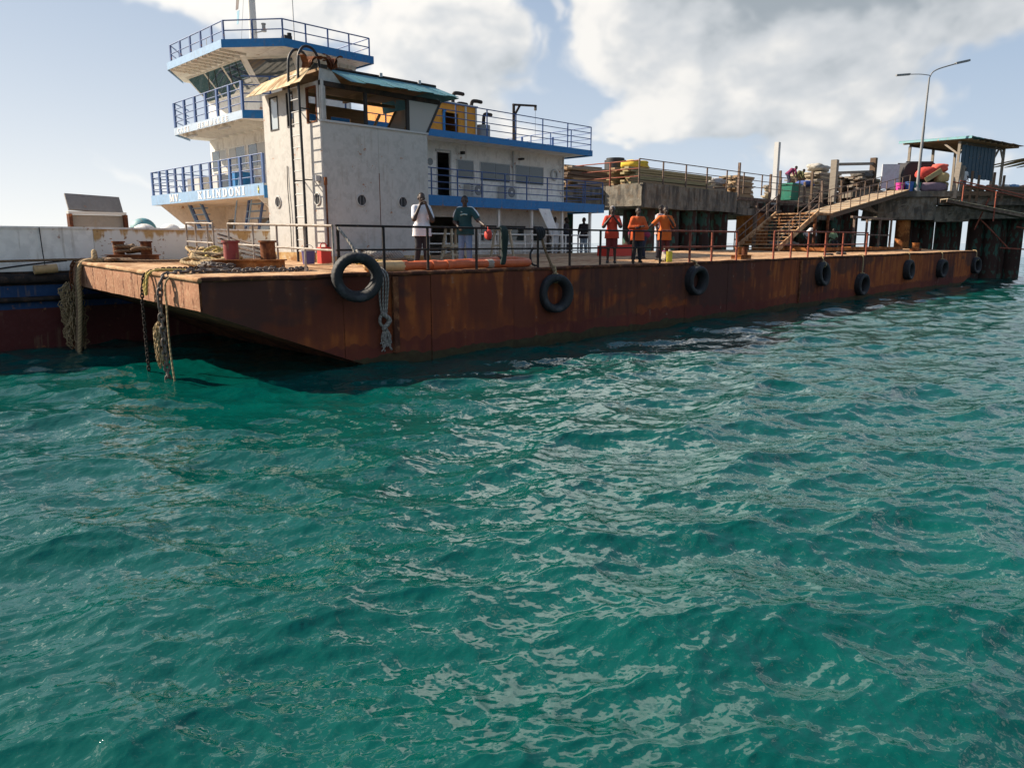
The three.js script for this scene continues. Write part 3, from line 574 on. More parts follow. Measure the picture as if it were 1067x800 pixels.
// ------------------------------------------------------------------ the ferry behind the barge
const font = await new FontLoader().loadAsync('fonts/droid/droid_serif_bold.typeface.json');
{
  const VN = 21.5, VF = 31, ship = thing('ferry', 'white and blue landing craft ferry with a tall bridge moored behind the barge', 'ferry', P(4, 0, VN));
  // hull: red underbody, blue topsides between black rubbing strakes, white bulwark
  const sec = (u, k) => [[VN + 0.55 * k, -0.9], [VN + 0.12 * k, 0.84], [VN, 1.4], [VN, 1.78], [VF, 1.78], [VF, 1.4], [VF, 0.84], [VF - 0.5, -0.9]].map(([v, h]) => P(u, h, v));
  const band = (h0, h1, d0, d1, mat, name) => part(ship, name, loftRings([P(-9, h0, VN + d0), P(28.4, h0, VN + d0), P(28.4, h0, VF), P(-9, h0, VF)], [P(-9, h1, VN + d1), P(28.4, h1, VN + d1), P(28.4, h1, VF), P(-9, h1, VF)]), mat);
  band(-0.9, 0.84, 0.45, 0.10, M.hullRed, 'red_underbody'); band(0.84, 1.42, 0.10, 0.02, M.hullBlue, 'blue_topside'); band(1.42, 1.76, 0.02, 0, M.darkSteel, 'hull_band');
  for (const h of [1.08, 1.58]) part(ship, 'rubbing_strake', bar(P(-9, h, VN - 0.02), P(28, h, VN - 0.02), h > 1.5 ? 0.13 : 0.07, 10), M.darkSteel);
  const rustedPlate = surface((x, y) => {                  // old white paint with rust eating down from the cap rail
    const t = (y - 0.692 + 1) % 1, a = fbm(x * 9, y * 2, 5, 9, 2), f = fbm(x * 40, y * 24, 3, 40, 24), run = fbm(x * 44, y * 2 + 5, 4, 44, 2);
    let k = mix3([0.80, 0.77, 0.715], [0.70, 0.65, 0.56], a); k = mix3(k, mix3([0.46, 0.25, 0.08], [0.58, 0.40, 0.20], f), sstep(0.78, 0.92, t + (a - 0.5) * 0.5 + (run - 0.5) * 0.35)); k = mix3(k, [0.30, 0.16, 0.07], sstep(0.66, 0.74, run * 0.5 + f * 0.5));
    return [...k, f];
  }, { size: 4, sizeV: 1.04, rough: 0.8, bump: 0.003 });
  for (const [a, b, m] of [[-9, -2, M.whiteHull], [-1.99, 6.2, M.whiteHull], [6.21, 13.05, rustedPlate]]) part(ship, 'bulwark_plate', bx(a, b, 1.76, 2.80, VN, VN + 0.09), m);
  part(ship, 'bulwark_cap', bx(-9, 13.05, 2.80, 2.85, VN - 0.03, VN + 0.14), M.whiteHull);
  part(ship, 'bulwark_plate', bx(-9, 13, 1.78, 2.7, VF - 0.1, VF), M.whiteHull);
  part(ship, 'main_deck', bx(-9, 28.3, 1.79, 1.83, VN + 0.1, VF - 0.1), M.deck);
  // raised loading flap over the cargo deck
  const flap = assembly(ship, 'loading_flap', 'grey brown raised loading flap');
  const flapMat = paint([0.20, 0.185, 0.17], 0.3);
  part(flap, 'flap_panel', slab([P(6.22, 3.33, 23.5), P(7.62, 3.27, 23.5), P(7.62, 3.72, 23.75), P(6.22, 3.77, 23.75)], 0.06), flapMat);
  part(flap, 'flap_panel', bx(6.28, 7.62, 1.83, 3.22, 23.55, 23.63), flapMat);
  part(flap, 'cross_beam', bx(6.2, 7.7, 3.23, 3.31, 23.44, 23.62), M.lightGrey);
  for (const u of [6.2, 7.63]) part(flap, 'flap_post', bx(u, u + 0.09, 1.83, 3.24, 23.42, 23.64), M.rust);
  // fuel and water tanks behind the bulwark
  for (const [u, v, h, r, m] of [[8.7, 25, 2.62, 0.42, M.white], [9.05, 26.1, 2.85, 0.40, M.teal], [9.45, 24.9, 2.66, 0.39, M.white], [10.0, 25, 2.64, 0.39, M.white]]) {
    const g = new THREE.SphereGeometry(r, 20, 14); g.translate(u, h, -v); part(ship, 'tank', [metric(g), bar(P(u, 1.83, v), P(u, h, v), r * 0.96, 20)], m);
  }

  // ---------------- decks
  const deckA = [[11, VN], [27.4, VN], [27.4, 30.6], [11, 30.6]];
  part(ship, 'deck', plate(deckA.map(([u, v]) => [u + (u < 12 ? 0.03 : -0.03), v + (v < 22 ? 0.03 : -0.03)]), 3.86, 4.13), M.cream);
  part(ship, 'deck_fascia', bx(11, 27.4, 3.78, 4.15, VN, VN + 0.028), M.blue);
  part(ship, 'deck_fascia', bx(27.372, 27.4, 3.78, 4.15, VN + 0.03, 30.6), M.blue);
  part(ship, 'name_board', bx(11, 11.028, 3.86, 4.22, VN + 0.03, 30.6), M.paleBlue, 'pale blue fascia with the white painted name');
  const letter = (text, size, v, h, u, mat, spacing, stretch = 1) => { let at = v; for (const ch of text) { if (ch !== ' ') {
    const g = new TextGeometry(ch, { font, size, depth: 0.008, curveSegments: 4, bevelEnabled: false }); g.scale(stretch, 1, 1); g.computeBoundingBox(); const w = g.boundingBox.max.x;
    g.rotateY(-Math.PI / 2); g.translate(u, h, -at); part(ship, 'painted_letter', metric(g), mat); at -= w + spacing; } else at -= size * 0.6; } };
  const whitePaint = plain(0.86, 0.85, 0.82, 0.6);
  letter('MV.', 0.25, 28.8, 3.93, 10.996, whitePaint, 0.07, 1.35);
  letter('KILINDONI', 0.26, 26.3, 3.92, 10.996, whitePaint, 0.11, 1.35);
  part(ship, 'emblem', [disc(P(10.994, 4.05, 21.85), new THREE.Vector3(1, 0, 0), 0.05, 0.008, 12), bar(P(10.992, 3.93, 21.85), P(10.992, 4.02, 21.85), 0.02, 6), bar(P(10.992, 4.08, 21.85), P(10.992, 4.16, 21.85), 0.022, 6, 0.006)], plain(0.62, 0.56, 0.14, 0.6), 'small yellow emblem beside the name');
  const deckB = [[11, 22.6], [12.3, VN], [26.5, VN], [26.5, 29], [12, 29], [11, 27.9]];
  part(ship, 'deck', plate(deckB.map(([u, v]) => [u + (u < 13 ? 0.03 : -0.03), v + (v < 25 ? 0.03 : -0.03)]), 6.24, 6.39), M.cream);
  const facia = (a, b, h0, h1, mat) => part(ship, 'deck_fascia', loftRings([P(a[0], h0, a[1]), P(b[0], h0, b[1]), P(b[0] + 0.02, h0, b[1] + 0.02), P(a[0] + 0.02, h0, a[1] + 0.02)], [P(a[0], h1, a[1]), P(b[0], h1, b[1]), P(b[0] + 0.02, h1, b[1] + 0.02), P(a[0] + 0.02, h1, a[1] + 0.02)]), mat);
  facia(deckB[5], deckB[0], 6.18, 6.42, paint([0.36, 0.46, 0.58], 0.1)); facia(deckB[0], deckB[1], 6.18, 6.42, M.blue); facia(deckB[1], deckB[2], 6.18, 6.42, M.blue); facia(deckB[2], deckB[3], 6.18, 6.42, M.blue); facia(deckB[4], deckB[5], 6.18, 6.42, M.paleBlue);
  letter('CATI', 0.15, 27.6, 6.215, 10.996, whitePaint, 0.10, 1.4); letter('HEMDELEE', 0.15, 25.9, 6.215, 10.996, whitePaint, 0.10, 1.4);
  const roof = [[10.66, 22.98], [11.9, VN], [15.1, VN], [15.1, 29], [11.9, 29], [10.66, 27.2]];
  part(ship, 'wheelhouse_roof', plate(roof.map(([u, v]) => [u + (u < 13 ? 0.03 : -0.03), v + (v < 25 ? 0.03 : -0.03)]), 8.24, 8.41), M.cream);
  facia(roof[5], roof[0], 8.2, 8.43, M.paleBlue); facia(roof[0], roof[1], 8.2, 8.43, M.blue); facia(roof[1], roof[2], 8.2, 8.43, M.blue); facia(roof[2], roof[3], 8.2, 8.43, M.blue); facia(roof[4], roof[5], 8.2, 8.43, M.paleBlue);
  for (let v = 23.3; v < 27.3; v += 0.42) part(ship, 'roof_rib', bx(10.75, 11.6, 8.17, 8.235, v, v + 0.035), M.cream);
  for (let v = 23.2; v < 28; v += 0.6) part(ship, 'deck_rib', bx(11.1, 12.5, 6.14, 6.235, v, v + 0.03), M.cream);
  for (const v of [24.1, 26.7]) part(ship, 'tube_lamp', bx(11.25, 11.33, 6.09, 6.14, v, v + 0.8), M.lightGrey);

  // ---------------- houses
  // lower house under the A deck
  const pierced = (v, t, u0, u1, h0, h1, holes, mat) => {   // a wall along the ship with real openings
    let at = u0; for (const [a, b, c, d] of holes) { part(ship, 'wall', bx(at, a, h0, h1, v, v + t), mat); if (c > h0) part(ship, 'wall', bx(a, b, h0, c, v, v + t), mat); part(ship, 'wall', bx(a, b, d, h1, v, v + t), mat); at = b; } part(ship, 'wall', bx(at, u1, h0, h1, v, v + t), mat);
  };
  pierced(23.0, 0.06, 13.66, 26.54, 1.83, 3.86, [[18.5, 20.5, 1.83, 3.45], [25.2, 26.3, 1.83, 3.2]], M.white);
  part(ship, 'wall', bx(13.66, 26.54, 1.83, 3.86, 29.9, 29.96), M.white);
  part(ship, 'wall', bx(13.6, 13.66, 1.83, 3.86, 22.6, 30), M.cream);
  part(ship, 'wall', bx(26.54, 26.6, 1.83, 3.86, 23.0, 30), M.white);
  for (const [a, b] of [[29.0, 29.7], [26.2, 27.2], [23.2, 23.9]]) { const w = assembly(ship, 'window'); part(w, 'frame', bx(13.565, 13.598, 2.62, 3.42, a, b), M.white); part(w, 'pane', bx(13.55, 13.564, 2.68, 3.36, a + 0.06, b - 0.06), M.glass); }
  for (const [a, b] of [[21.2, 22.35], [22.5, 23.7], [24.2, 24.8]]) { part(ship, 'window', bx(a, b, 2.55, 3.05, 22.975, 22.995), M.glass); part(ship, 'vent_hood', bx(a - 0.03, b + 0.03, 3.06, 3.16, 22.9, 22.997), M.black); }
  for (let k = 0; k < 7; k++) part(ship, 'pillar', bx(15.2 + k * 1.9, 15.3 + k * 1.9, 1.83, 3.86, 21.66, 21.76), M.cream);
  railing(ship, [P(15.2, 1.83, 21.7), P(26.7, 1.83, 21.7)], { posts: along(P(18.2, 1.83, 21.7), P(26.7, 1.83, 21.7), 11), height: 0.95, rails: [1, 0.62, 0.3], r: 0.03, pr: 0.04, mat: M.cream, label: 'cream painted side railing' });
  part(ship, 'hanging_board', slab([P(23.0, 3.84, 21.45), P(23.7, 3.84, 21.45), P(24.05, 2.95, 21.32), P(23.5, 2.95, 21.32)], 0.02), M.white, 'white board hanging from the deck edge');
  // side brackets of the A deck at the front
  for (const v of [22.2, 30.0]) part(ship, 'bracket', loftRings([P(11.1, 3.86, v), P(13.6, 3.86, v), P(13.6, 2.6, v), P(12.6, 2.6, v)], [P(11.1, 3.86, v + 0.05), P(13.6, 3.86, v + 0.05), P(13.6, 2.6, v + 0.05), P(12.6, 2.6, v + 0.05)]), M.cream);
  // two sloping ladders up to the A deck
  for (const [v, lean] of [[28.3, 1.3], [24.7, -1.3]]) {
    const l = assembly(ship, 'sloping_ladder');
    for (const w of [-0.5, 0.5]) part(l, 'stringer', beam(P(12.2, 1.84, v + w - lean * 0.5), P(12.0, 3.9, v + w + lean * 0.5), 0.05, 0.12), M.navyRail);
    for (let k = 1; k < 9; k++) part(l, 'tread', bx(12.0, 12.22, 1.84 + k * 0.235, 1.875 + k * 0.235, v - 0.48 - lean * 0.5 + lean * k / 8.8, v + 0.48 - lean * 0.5 + lean * k / 8.8), M.paleBlue);
    for (const w of [-0.54, 0.54]) part(l, 'handrail', bar(P(11.9, 2.6, v + w - lean * 0.42), P(11.7, 4.6, v + w + lean * 0.55), 0.022, 6), M.paleBlue);
  }
  // A-deck house
  const house = (u0, u1, v0, v1, h0, h1) => { pierced(v0, 0.06, u0, u1, h0, h1, [[18.75, 19.4, 4.2, 5.85]], M.white); part(ship, 'wall', bx(u0, u0 + 0.06, h0, h1, v0 + 0.06, v1), M.cream); part(ship, 'wall', bx(u1 - 0.06, u1, h0, h1, v0 + 0.06, v1), M.white); part(ship, 'wall', bx(u0 + 0.06, u1 - 0.06, h0, h1, v1 - 0.06, v1), M.white); };
  house(12.7, 26.1, 22.8, 28.9, 4.13, 6.24);
  const sideWin = (u0, u1, h0, h1, n, panes = []) => { const w = assembly(ship, 'window'), f = 0.03, v = 22.8;
    part(w, 'frame', [bx(u0 - f, u1 + f, h0 - f, h0, v - 0.03, v - 0.002), bx(u0 - f, u1 + f, h1, h1 + f, v - 0.03, v - 0.002), bx(u0 - f, u0, h0, h1, v - 0.03, v - 0.002), bx(u1, u1 + f, h0, h1, v - 0.03, v - 0.002)], M.lightGrey);
    for (let k = 0; k < n; k++) part(w, 'pane', bx(mix(u0, u1, k / n) + 0.012, mix(u0, u1, (k + 1) / n) - 0.012, h0, h1, v - 0.016, v - 0.002), M.glass);
  };
  sideWin(19.78, 20.6, 4.95, 5.62, 1); sideWin(21.0, 22.64, 4.93, 5.62, 2); sideWin(23.0, 24.7, 4.93, 5.64, 2); sideWin(15.2, 16.4, 4.9, 5.6, 2);
  part(ship, 'door_frame', [bx(18.7, 18.75, 4.14, 5.9, 22.76, 22.797), bx(19.4, 19.45, 4.14, 5.9, 22.76, 22.797), bx(18.7, 19.45, 5.9, 5.95, 22.76, 22.797)], M.lightGrey);
  { const d = part(ship, 'door', bx(18.02, 18.66, 4.2, 5.85, 22.72, 22.77), M.white); part(d, 'porthole', [disc(P(18.36, 5.45, 22.71), new THREE.Vector3(0, 0, 1), 0.13, 0.02, 18)], M.glass); }
  for (const u of [20.1, 21.95]) { const a = assembly(ship, 'air_conditioner'); part(a, 'casing', bx(u, u + 0.74, 4.24, 4.76, 22.42, 22.74), M.lightGrey); part(a, 'fan', [ring(P(u + 0.44, 4.5, 22.41), new THREE.Vector3(0, 0, 1), 0.19, 0.015, 20), disc(P(u + 0.44, 4.5, 22.41), new THREE.Vector3(0, 0, 1), 0.17, 0.01, 20)], M.grey); part(a, 'fan_hub', disc(P(u + 0.44, 4.5, 22.4), new THREE.Vector3(0, 0, 1), 0.045, 0.02, 12), M.white); part(a, 'grille', Array.from({ length: 7 }, (_, k) => bx(u + 0.02, u + 0.16, 4.28 + k * 0.065, 4.30 + k * 0.065, 22.405, 22.419)), M.dark); }
  part(ship, 'drain_pipe', [bar(P(22.82, 4.15, 22.74), P(22.82, 6.2, 22.74), 0.035, 8), bar(P(25.95, 4.15, 22.72), P(25.95, 6.2, 22.72), 0.03, 8)], M.lightGrey);
  part(ship, 'life_ring', ring(P(25.4, 5.4, 22.74), new THREE.Vector3(0, 0, 1), 0.2, 0.05, 20), M.lightGrey);
  part(ship, 'floodlight', [bx(23.1, 23.24, 5.86, 5.94, 22.5, 22.74), bx(19.9, 20.02, 5.84, 5.95, 22.6, 22.75)], M.dark);
  // front windows of the A-deck house: dark, with pale drawn curtains inside
  for (const [a, b, k] of [[27.5, 28.75, 0], [26.0, 27.3, 1], [24.5, 25.8, 2], [23.1, 24.3, 3]]) { const w = assembly(ship, 'window'), f = 0.035, u = 12.7;
    part(w, 'frame', [bx(u - 0.03, u - 0.002, 5.05, 5.05 + f, a, b), bx(u - 0.03, u - 0.002, 5.85 - f, 5.85, a, b), bx(u - 0.03, u - 0.002, 5.05 + f, 5.85 - f, a, a + f), bx(u - 0.03, u - 0.002, 5.05 + f, 5.85 - f, b - f, b)], M.white);
    for (const [p0, p1, m] of k % 2 ? [[0.03, 0.56, M.glass], [0.58, 0.97, M.lightGrey]] : [[0.03, 0.48, M.lightGrey], [0.5, 0.97, M.glass]]) part(w, 'pane', bx(u - 0.02, u - 0.002, 5.09, 5.81, mix(a, b, p0), mix(a, b, p1)), m); }
  for (const [a, c] of [[29.3, M.grey], [28.75, M.lightGrey], [27.2, M.lightGrey], [25.8, M.blue]]) part(ship, 'deck_locker', bx(11.9, 12.5, 4.14, 4.85, a - 0.5, a), c);
  // ---------------- wheelhouse with windows that lean outward
  const low = [[12.35, 24.1], [13.3, 22.75], [15, 22.75], [15, 28.6], [13.3, 28.6], [12.35, 27.95]], high = [[11.72, 23.85], [12.75, 22.35], [15, 22.35], [15, 28.9], [12.9, 28.9], [11.72, 28.25]];
  part(ship, 'wall', plate(low, 6.39, 7.42), M.white, 'white wheelhouse front below the windows');
  const hl = 7.42, hh = 8.24, at = (k, s, t) => { const a = low[k], b = low[(k + 1) % 6], c = high[k], d = high[(k + 1) % 6]; return P(mix(mix(a[0], b[0], s), mix(c[0], d[0], s), t), mix(hl, hh, t), mix(mix(a[1], b[1], s), mix(c[1], d[1], s), t)); };
  part(ship, 'wall', loftRings(low.map(([u, v]) => P(u, hl, v)), high.map(([u, v]) => P(u, hh, v))), M.white);
  const slopeWin = (k, s0, s1, t0, t1, mat) => { const w = assembly(ship, 'window'), out = new THREE.Vector3(k === 0 ? -0.7 : k === 5 ? -1 : -0.3, -0.3, k === 5 ? 0 : 1).normalize();
    const quad = (a, b, c, d, e) => [at(k, a, c), at(k, b, c), at(k, b, d), at(k, a, d)].map((p) => p.addScaledVector(out, e));
    part(w, 'frame', slab(quad(s0 - 0.02, s1 + 0.02, t0 - 0.04, t1 + 0.04, 0.002), 0.015, out), M.cream); part(w, 'pane', slab(quad(s0, s1, t0, t1, 0.018), 0.006, out), mat); };
  for (const [a, b] of [[0.03, 0.32], [0.35, 0.64], [0.67, 0.97]]) slopeWin(5, a, b, 0.06, 0.94, M.glass);
  slopeWin(0, 0.08, 0.92, 0.05, 0.92, M.glass); slopeWin(1, 0.12, 0.5, 0.12, 0.86, M.glass); slopeWin(1, 0.56, 0.94, 0.12, 0.86, M.glass);
  for (const [a, b] of [[26.9, 26.2], [25.1, 24.6]]) part(ship, 'wiper', bar(P(11.95, 7.6, a), P(11.62, 8.1, b), 0.018, 5), M.dark);

  // ---------------- railings of the ferry
  const blueRail = { r: 0.02, pr: 0.028, mat: M.navyRail, rails: [1, 0.75, 0.5, 0.25] };
  railing(ship, [P(11.06, 4.22, 30.5), P(11.06, 4.22, 21.6)], { ...blueRail, height: 0.86, mat: M.navyRail, posts: along(P(11.06, 4.22, 30.5), P(11.06, 4.22, 21.6), 13), flat: 0.11 });
  railing(ship, [P(11.1, 4.15, 30.5), P(14.5, 4.15, 30.5)], { ...blueRail, height: 0.93, posts: along(P(12.2, 4.15, 30.5), P(14.5, 4.15, 30.5), 3) });
  railing(ship, [P(11.2, 4.15, 21.56), P(27.34, 4.15, 21.56), P(27.34, 4.15, 30.4)], { ...blueRail, height: 0.95, posts: [...along(P(11.3, 4.15, 21.56), P(27.34, 4.15, 21.56), 14), ...along(P(27.34, 4.15, 22.7), P(27.34, 4.15, 30.4), 6)] });
  railing(ship, [[12, 28.95], [11.05, 27.85], [11.05, 22.65]].map(([u, v]) => P(u, 6.42, v)), { ...blueRail, height: 0.84, posts: along(P(11.05, 6.42, 27.85), P(11.05, 6.42, 22.65), 7), flat: 0.11 });
  railing(ship, [[11.05, 22.65], [12.32, 21.56], [26.44, 21.56], [26.44, 28.9]].map(([u, v]) => P(u, 6.42, v)), { ...blueRail, height: 0.98, posts: [P(11.7, 6.42, 22.1), P(12.32, 6.42, 21.56), ...along(P(14, 6.42, 21.56), P(26.44, 6.42, 21.56), 9), ...along(P(26.44, 6.42, 22.7), P(26.44, 6.42, 28.9), 6)] });
  railing(ship, [[12, 28.7], [10.78, 27.1]].map(([u, v]) => P(u, 8.43, v)), { ...blueRail, height: 0.56, rails: [1, 0.5], posts: [P(11.4, 8.43, 27.9)] });
  railing(ship, [[10.78, 27.1], [10.78, 23.05]].map(([u, v]) => P(u, 8.43, v)), { ...blueRail, height: 0.56, rails: [1, 0.5], posts: along(P(10.78, 8.43, 27.1), P(10.78, 8.43, 23.05), 6), flat: 0.08 });
  railing(ship, [[10.78, 23.05], [11.95, 21.62], [15.02, 21.62], [15.02, 28.9]].map(([u, v]) => P(u, 8.43, v)), { ...blueRail, height: 0.56, rails: [1, 0.5], posts: [P(10.78, 8.43, 23.05), P(11.35, 8.43, 22.33), ...along(P(11.95, 8.43, 21.62), P(15.02, 8.43, 21.62), 5), P(15.02, 8.43, 24), P(15.02, 8.43, 26.5)] });
  // mast, aerials, flag, gear on the wheelhouse roof
  const mast = part(ship, 'mast', [bar(P(13.4, 8.41, 26.3), P(13.4, 12.2, 26.3), 0.14, 16, 0.12), bar(P(13.4, 8.41, 26.3), P(13.4, 8.55, 26.3), 0.3, 16)], M.lightGrey);
  part(mast, 'mast_lamp', [bar(P(13.6, 9.72, 25.9), P(13.6, 9.78, 25.9), 0.09, 12), bar(P(13.6, 9.78, 25.9), P(13.6, 9.95, 25.9), 0.06, 12), bar(P(13.6, 9.95, 25.9), P(13.6, 9.99, 25.9), 0.08, 12), bar(P(13.4, 9.7, 26.2), P(13.6, 9.74, 25.9), 0.02, 6)], M.grey);
  part(ship, 'aerial', bar(P(12.6, 8.42, 22.1), P(12.6, 12, 22.1), 0.018, 6, 0.008), M.lightGrey);
  part(ship, 'aerial', [bar(P(12, 8.42, 27), P(12, 9.4, 27), 0.012, 5), bar(P(15, 8.42, 28), P(15, 10, 28), 0.012, 5)], M.lightGrey);
  part(ship, 'pennant', [slab([P(13.2, 10.1, 27.1), P(13.24, 10.55, 27.12), P(13.28, 10.58, 27.0), P(13.22, 10.12, 27.02)], 0.01)], plain(0.25, 0.48, 0.6)); part(ship, 'pennant', [slab([P(13.22, 10.6, 27.16), P(13.3, 11.1, 27.2), P(13.34, 11.12, 27.05), P(13.26, 10.62, 27.05)], 0.01)], plain(0.10, 0.07, 0.07));
  part(ship, 'signal_line', bar(P(13.2, 8.5, 27.1), P(13.4, 12, 26.6), 0.006, 4), M.grey);
  part(ship, 'radar_box', [bx(12.9, 13.3, 8.42, 8.78, 26.9, 27.3), loftRings([P(12.2, 8.42, 24), P(13, 8.42, 24), P(13, 8.42, 24.6), P(12.2, 8.42, 24.6)], [P(12.2, 8.75, 24), P(12.4, 8.6, 24), P(12.4, 8.6, 24.6), P(12.2, 8.75, 24.6)])], M.grey);
  part(ship, 'horn', [bar(P(12.35, 8.42, 21.95), P(12.35, 8.72, 21.95), 0.07, 10), bx(12.05, 12.3, 8.40, 8.58, 21.7, 21.9)], M.dark);
  // ---------------- top of the B deck aft: orange casing, exhausts, davit
  { const c = assembly(ship, 'engine_casing', 'orange painted engine casing'); for (const [a, b, h0, h1] of [[17.2, 19.25, 6.39, 7.68], [19.95, 20.9, 6.39, 7.68], [19.25, 19.95, 7.36, 7.68]]) part(c, 'side_panel', bx(a, b, h0, h1, 22.9, 22.95), M.orange); part(c, 'side_panel', bx(17.2, 20.9, 6.39, 7.68, 24.95, 25), M.orange); for (const a of [17.2, 20.85]) part(c, 'end_panel', bx(a, a + 0.05, 6.39, 7.68, 22.951, 24.949), M.orange); }
  part(ship, 'casing_roof', bx(17.15, 20.95, 7.68, 7.75, 22.85, 25.05), M.lightGrey);
  for (const [a, b] of [[18.2, 18.26], [20.28, 20.36], [20.84, 20.9]]) part(ship, 'casing_rib', bx(a, b, 6.4, 7.68, 22.86, 22.898), M.lightGrey);
  part(ship, 'door_frame', [bx(19.15, 19.25, 6.42, 7.42, 22.85, 22.897), bx(19.15, 19.3, 7.36, 7.42, 22.84, 22.896)], M.blue);
  for (const [u, v, h] of [[20.3, 23.6, 8.25], [20.75, 23.9, 7.95], [21.0, 23.3, 8.0]]) part(ship, 'exhaust_pipe', tube([P(u, 7.6, v), P(u, h - 0.15, v), P(u + 0.05, h, v - 0.02), P(u + 0.2, h + 0.03, v - 0.05), P(u + 0.45, h + 0.02, v - 0.08)], 0.075, 24, 10), M.darkSteel);
  part(ship, 'exhaust_pipe', tube([P(21.3, 6.4, 22.9), P(21.3, 7.35, 22.9), P(21.36, 7.5, 22.9), P(21.7, 7.52, 22.9)], 0.07, 24, 10), M.darkSteel);
  part(ship, 'drum', bar(P(21.4, 6.39, 23.1), P(21.4, 7.1, 23.1), 0.32, 18), M.grey);
  const dav = part(ship, 'davit', [bar(P(22.8, 6.39, 22.7), P(22.8, 8.02, 22.7), 0.06, 10), bar(P(22.75, 8.02, 22.7), P(24.15, 8.14, 22.7), 0.045, 8), bar(P(22.8, 7.55, 22.7), P(23.15, 8.03, 22.7), 0.05, 8)], M.darkSteel);
  part(dav, 'davit_line', [bar(P(24.1, 6.9, 22.7), P(24.1, 8.1, 22.7), 0.008, 4), bx(24.06, 24.14, 7.95, 8.1, 22.66, 22.74)], M.dark);
  part(ship, 'bollard', [bar(P(23.6, 6.4, 23), P(23.6, 6.85, 23), 0.05, 8), bar(P(25.1, 6.4, 22.6), P(25.1, 6.95, 22.6), 0.05, 8)], M.navyRail);
}

// ------------------------------------------------------------------ the jetty behind the barge
const Q = (X, h, D) => P((X + D) / Math.SQRT2, h, (D - X) / Math.SQRT2);   // the approach of the jetty runs across the view
const qbox = (x0, x1, h0, h1, d0, d1) => loftRings([Q(x0, h0, d0), Q(x1, h0, d0), Q(x1, h0, d1), Q(x0, h0, d1)], [Q(x0, h1, d0), Q(x1, h1, d0), Q(x1, h1, d1), Q(x0, h1, d1)]);
function rough(g, amp, freq, seed) {                      // wear a concrete block: subdivide and push its faces about
  const tess = (g, n) => { for (let k = 0; k < n; k++) { const p = g.attributes.position, out = []; const v = [0, 1, 2].map(() => new THREE.Vector3()), m = [0, 1, 2].map(() => new THREE.Vector3());
    for (let i = 0; i < p.count; i += 3) { v.forEach((q, j) => q.fromBufferAttribute(p, i + j)); m.forEach((q, j) => q.addVectors(v[j], v[(j + 1) % 3]).multiplyScalar(0.5)); for (const t of [[v[0], m[0], m[2]], [m[0], v[1], m[1]], [m[2], m[1], v[2]], [m[0], m[1], m[2]]]) for (const q of t) out.push(q.x, q.y, q.z); }
    g = new THREE.BufferGeometry(); g.setAttribute('position', new THREE.Float32BufferAttribute(out, 3)); } return g; };
  g = tess(g, 3); const p = g.attributes.position;
  for (let i = 0; i < p.count; i++) { const x = p.getX(i), y = p.getY(i), z = p.getZ(i), a = fbm(x * freq + seed, y * freq + z * freq * 0.7, 4) - 0.5, b = fbm(z * freq + 9 + seed, y * freq + x * freq * 0.6, 4) - 0.5, c = fbm(x * freq + 5, z * freq + seed, 4) - 0.5; p.setXYZ(i, x + b * amp, y + c * amp, z + a * amp); }
  g.computeVertexNormals(); return metric(g);
}
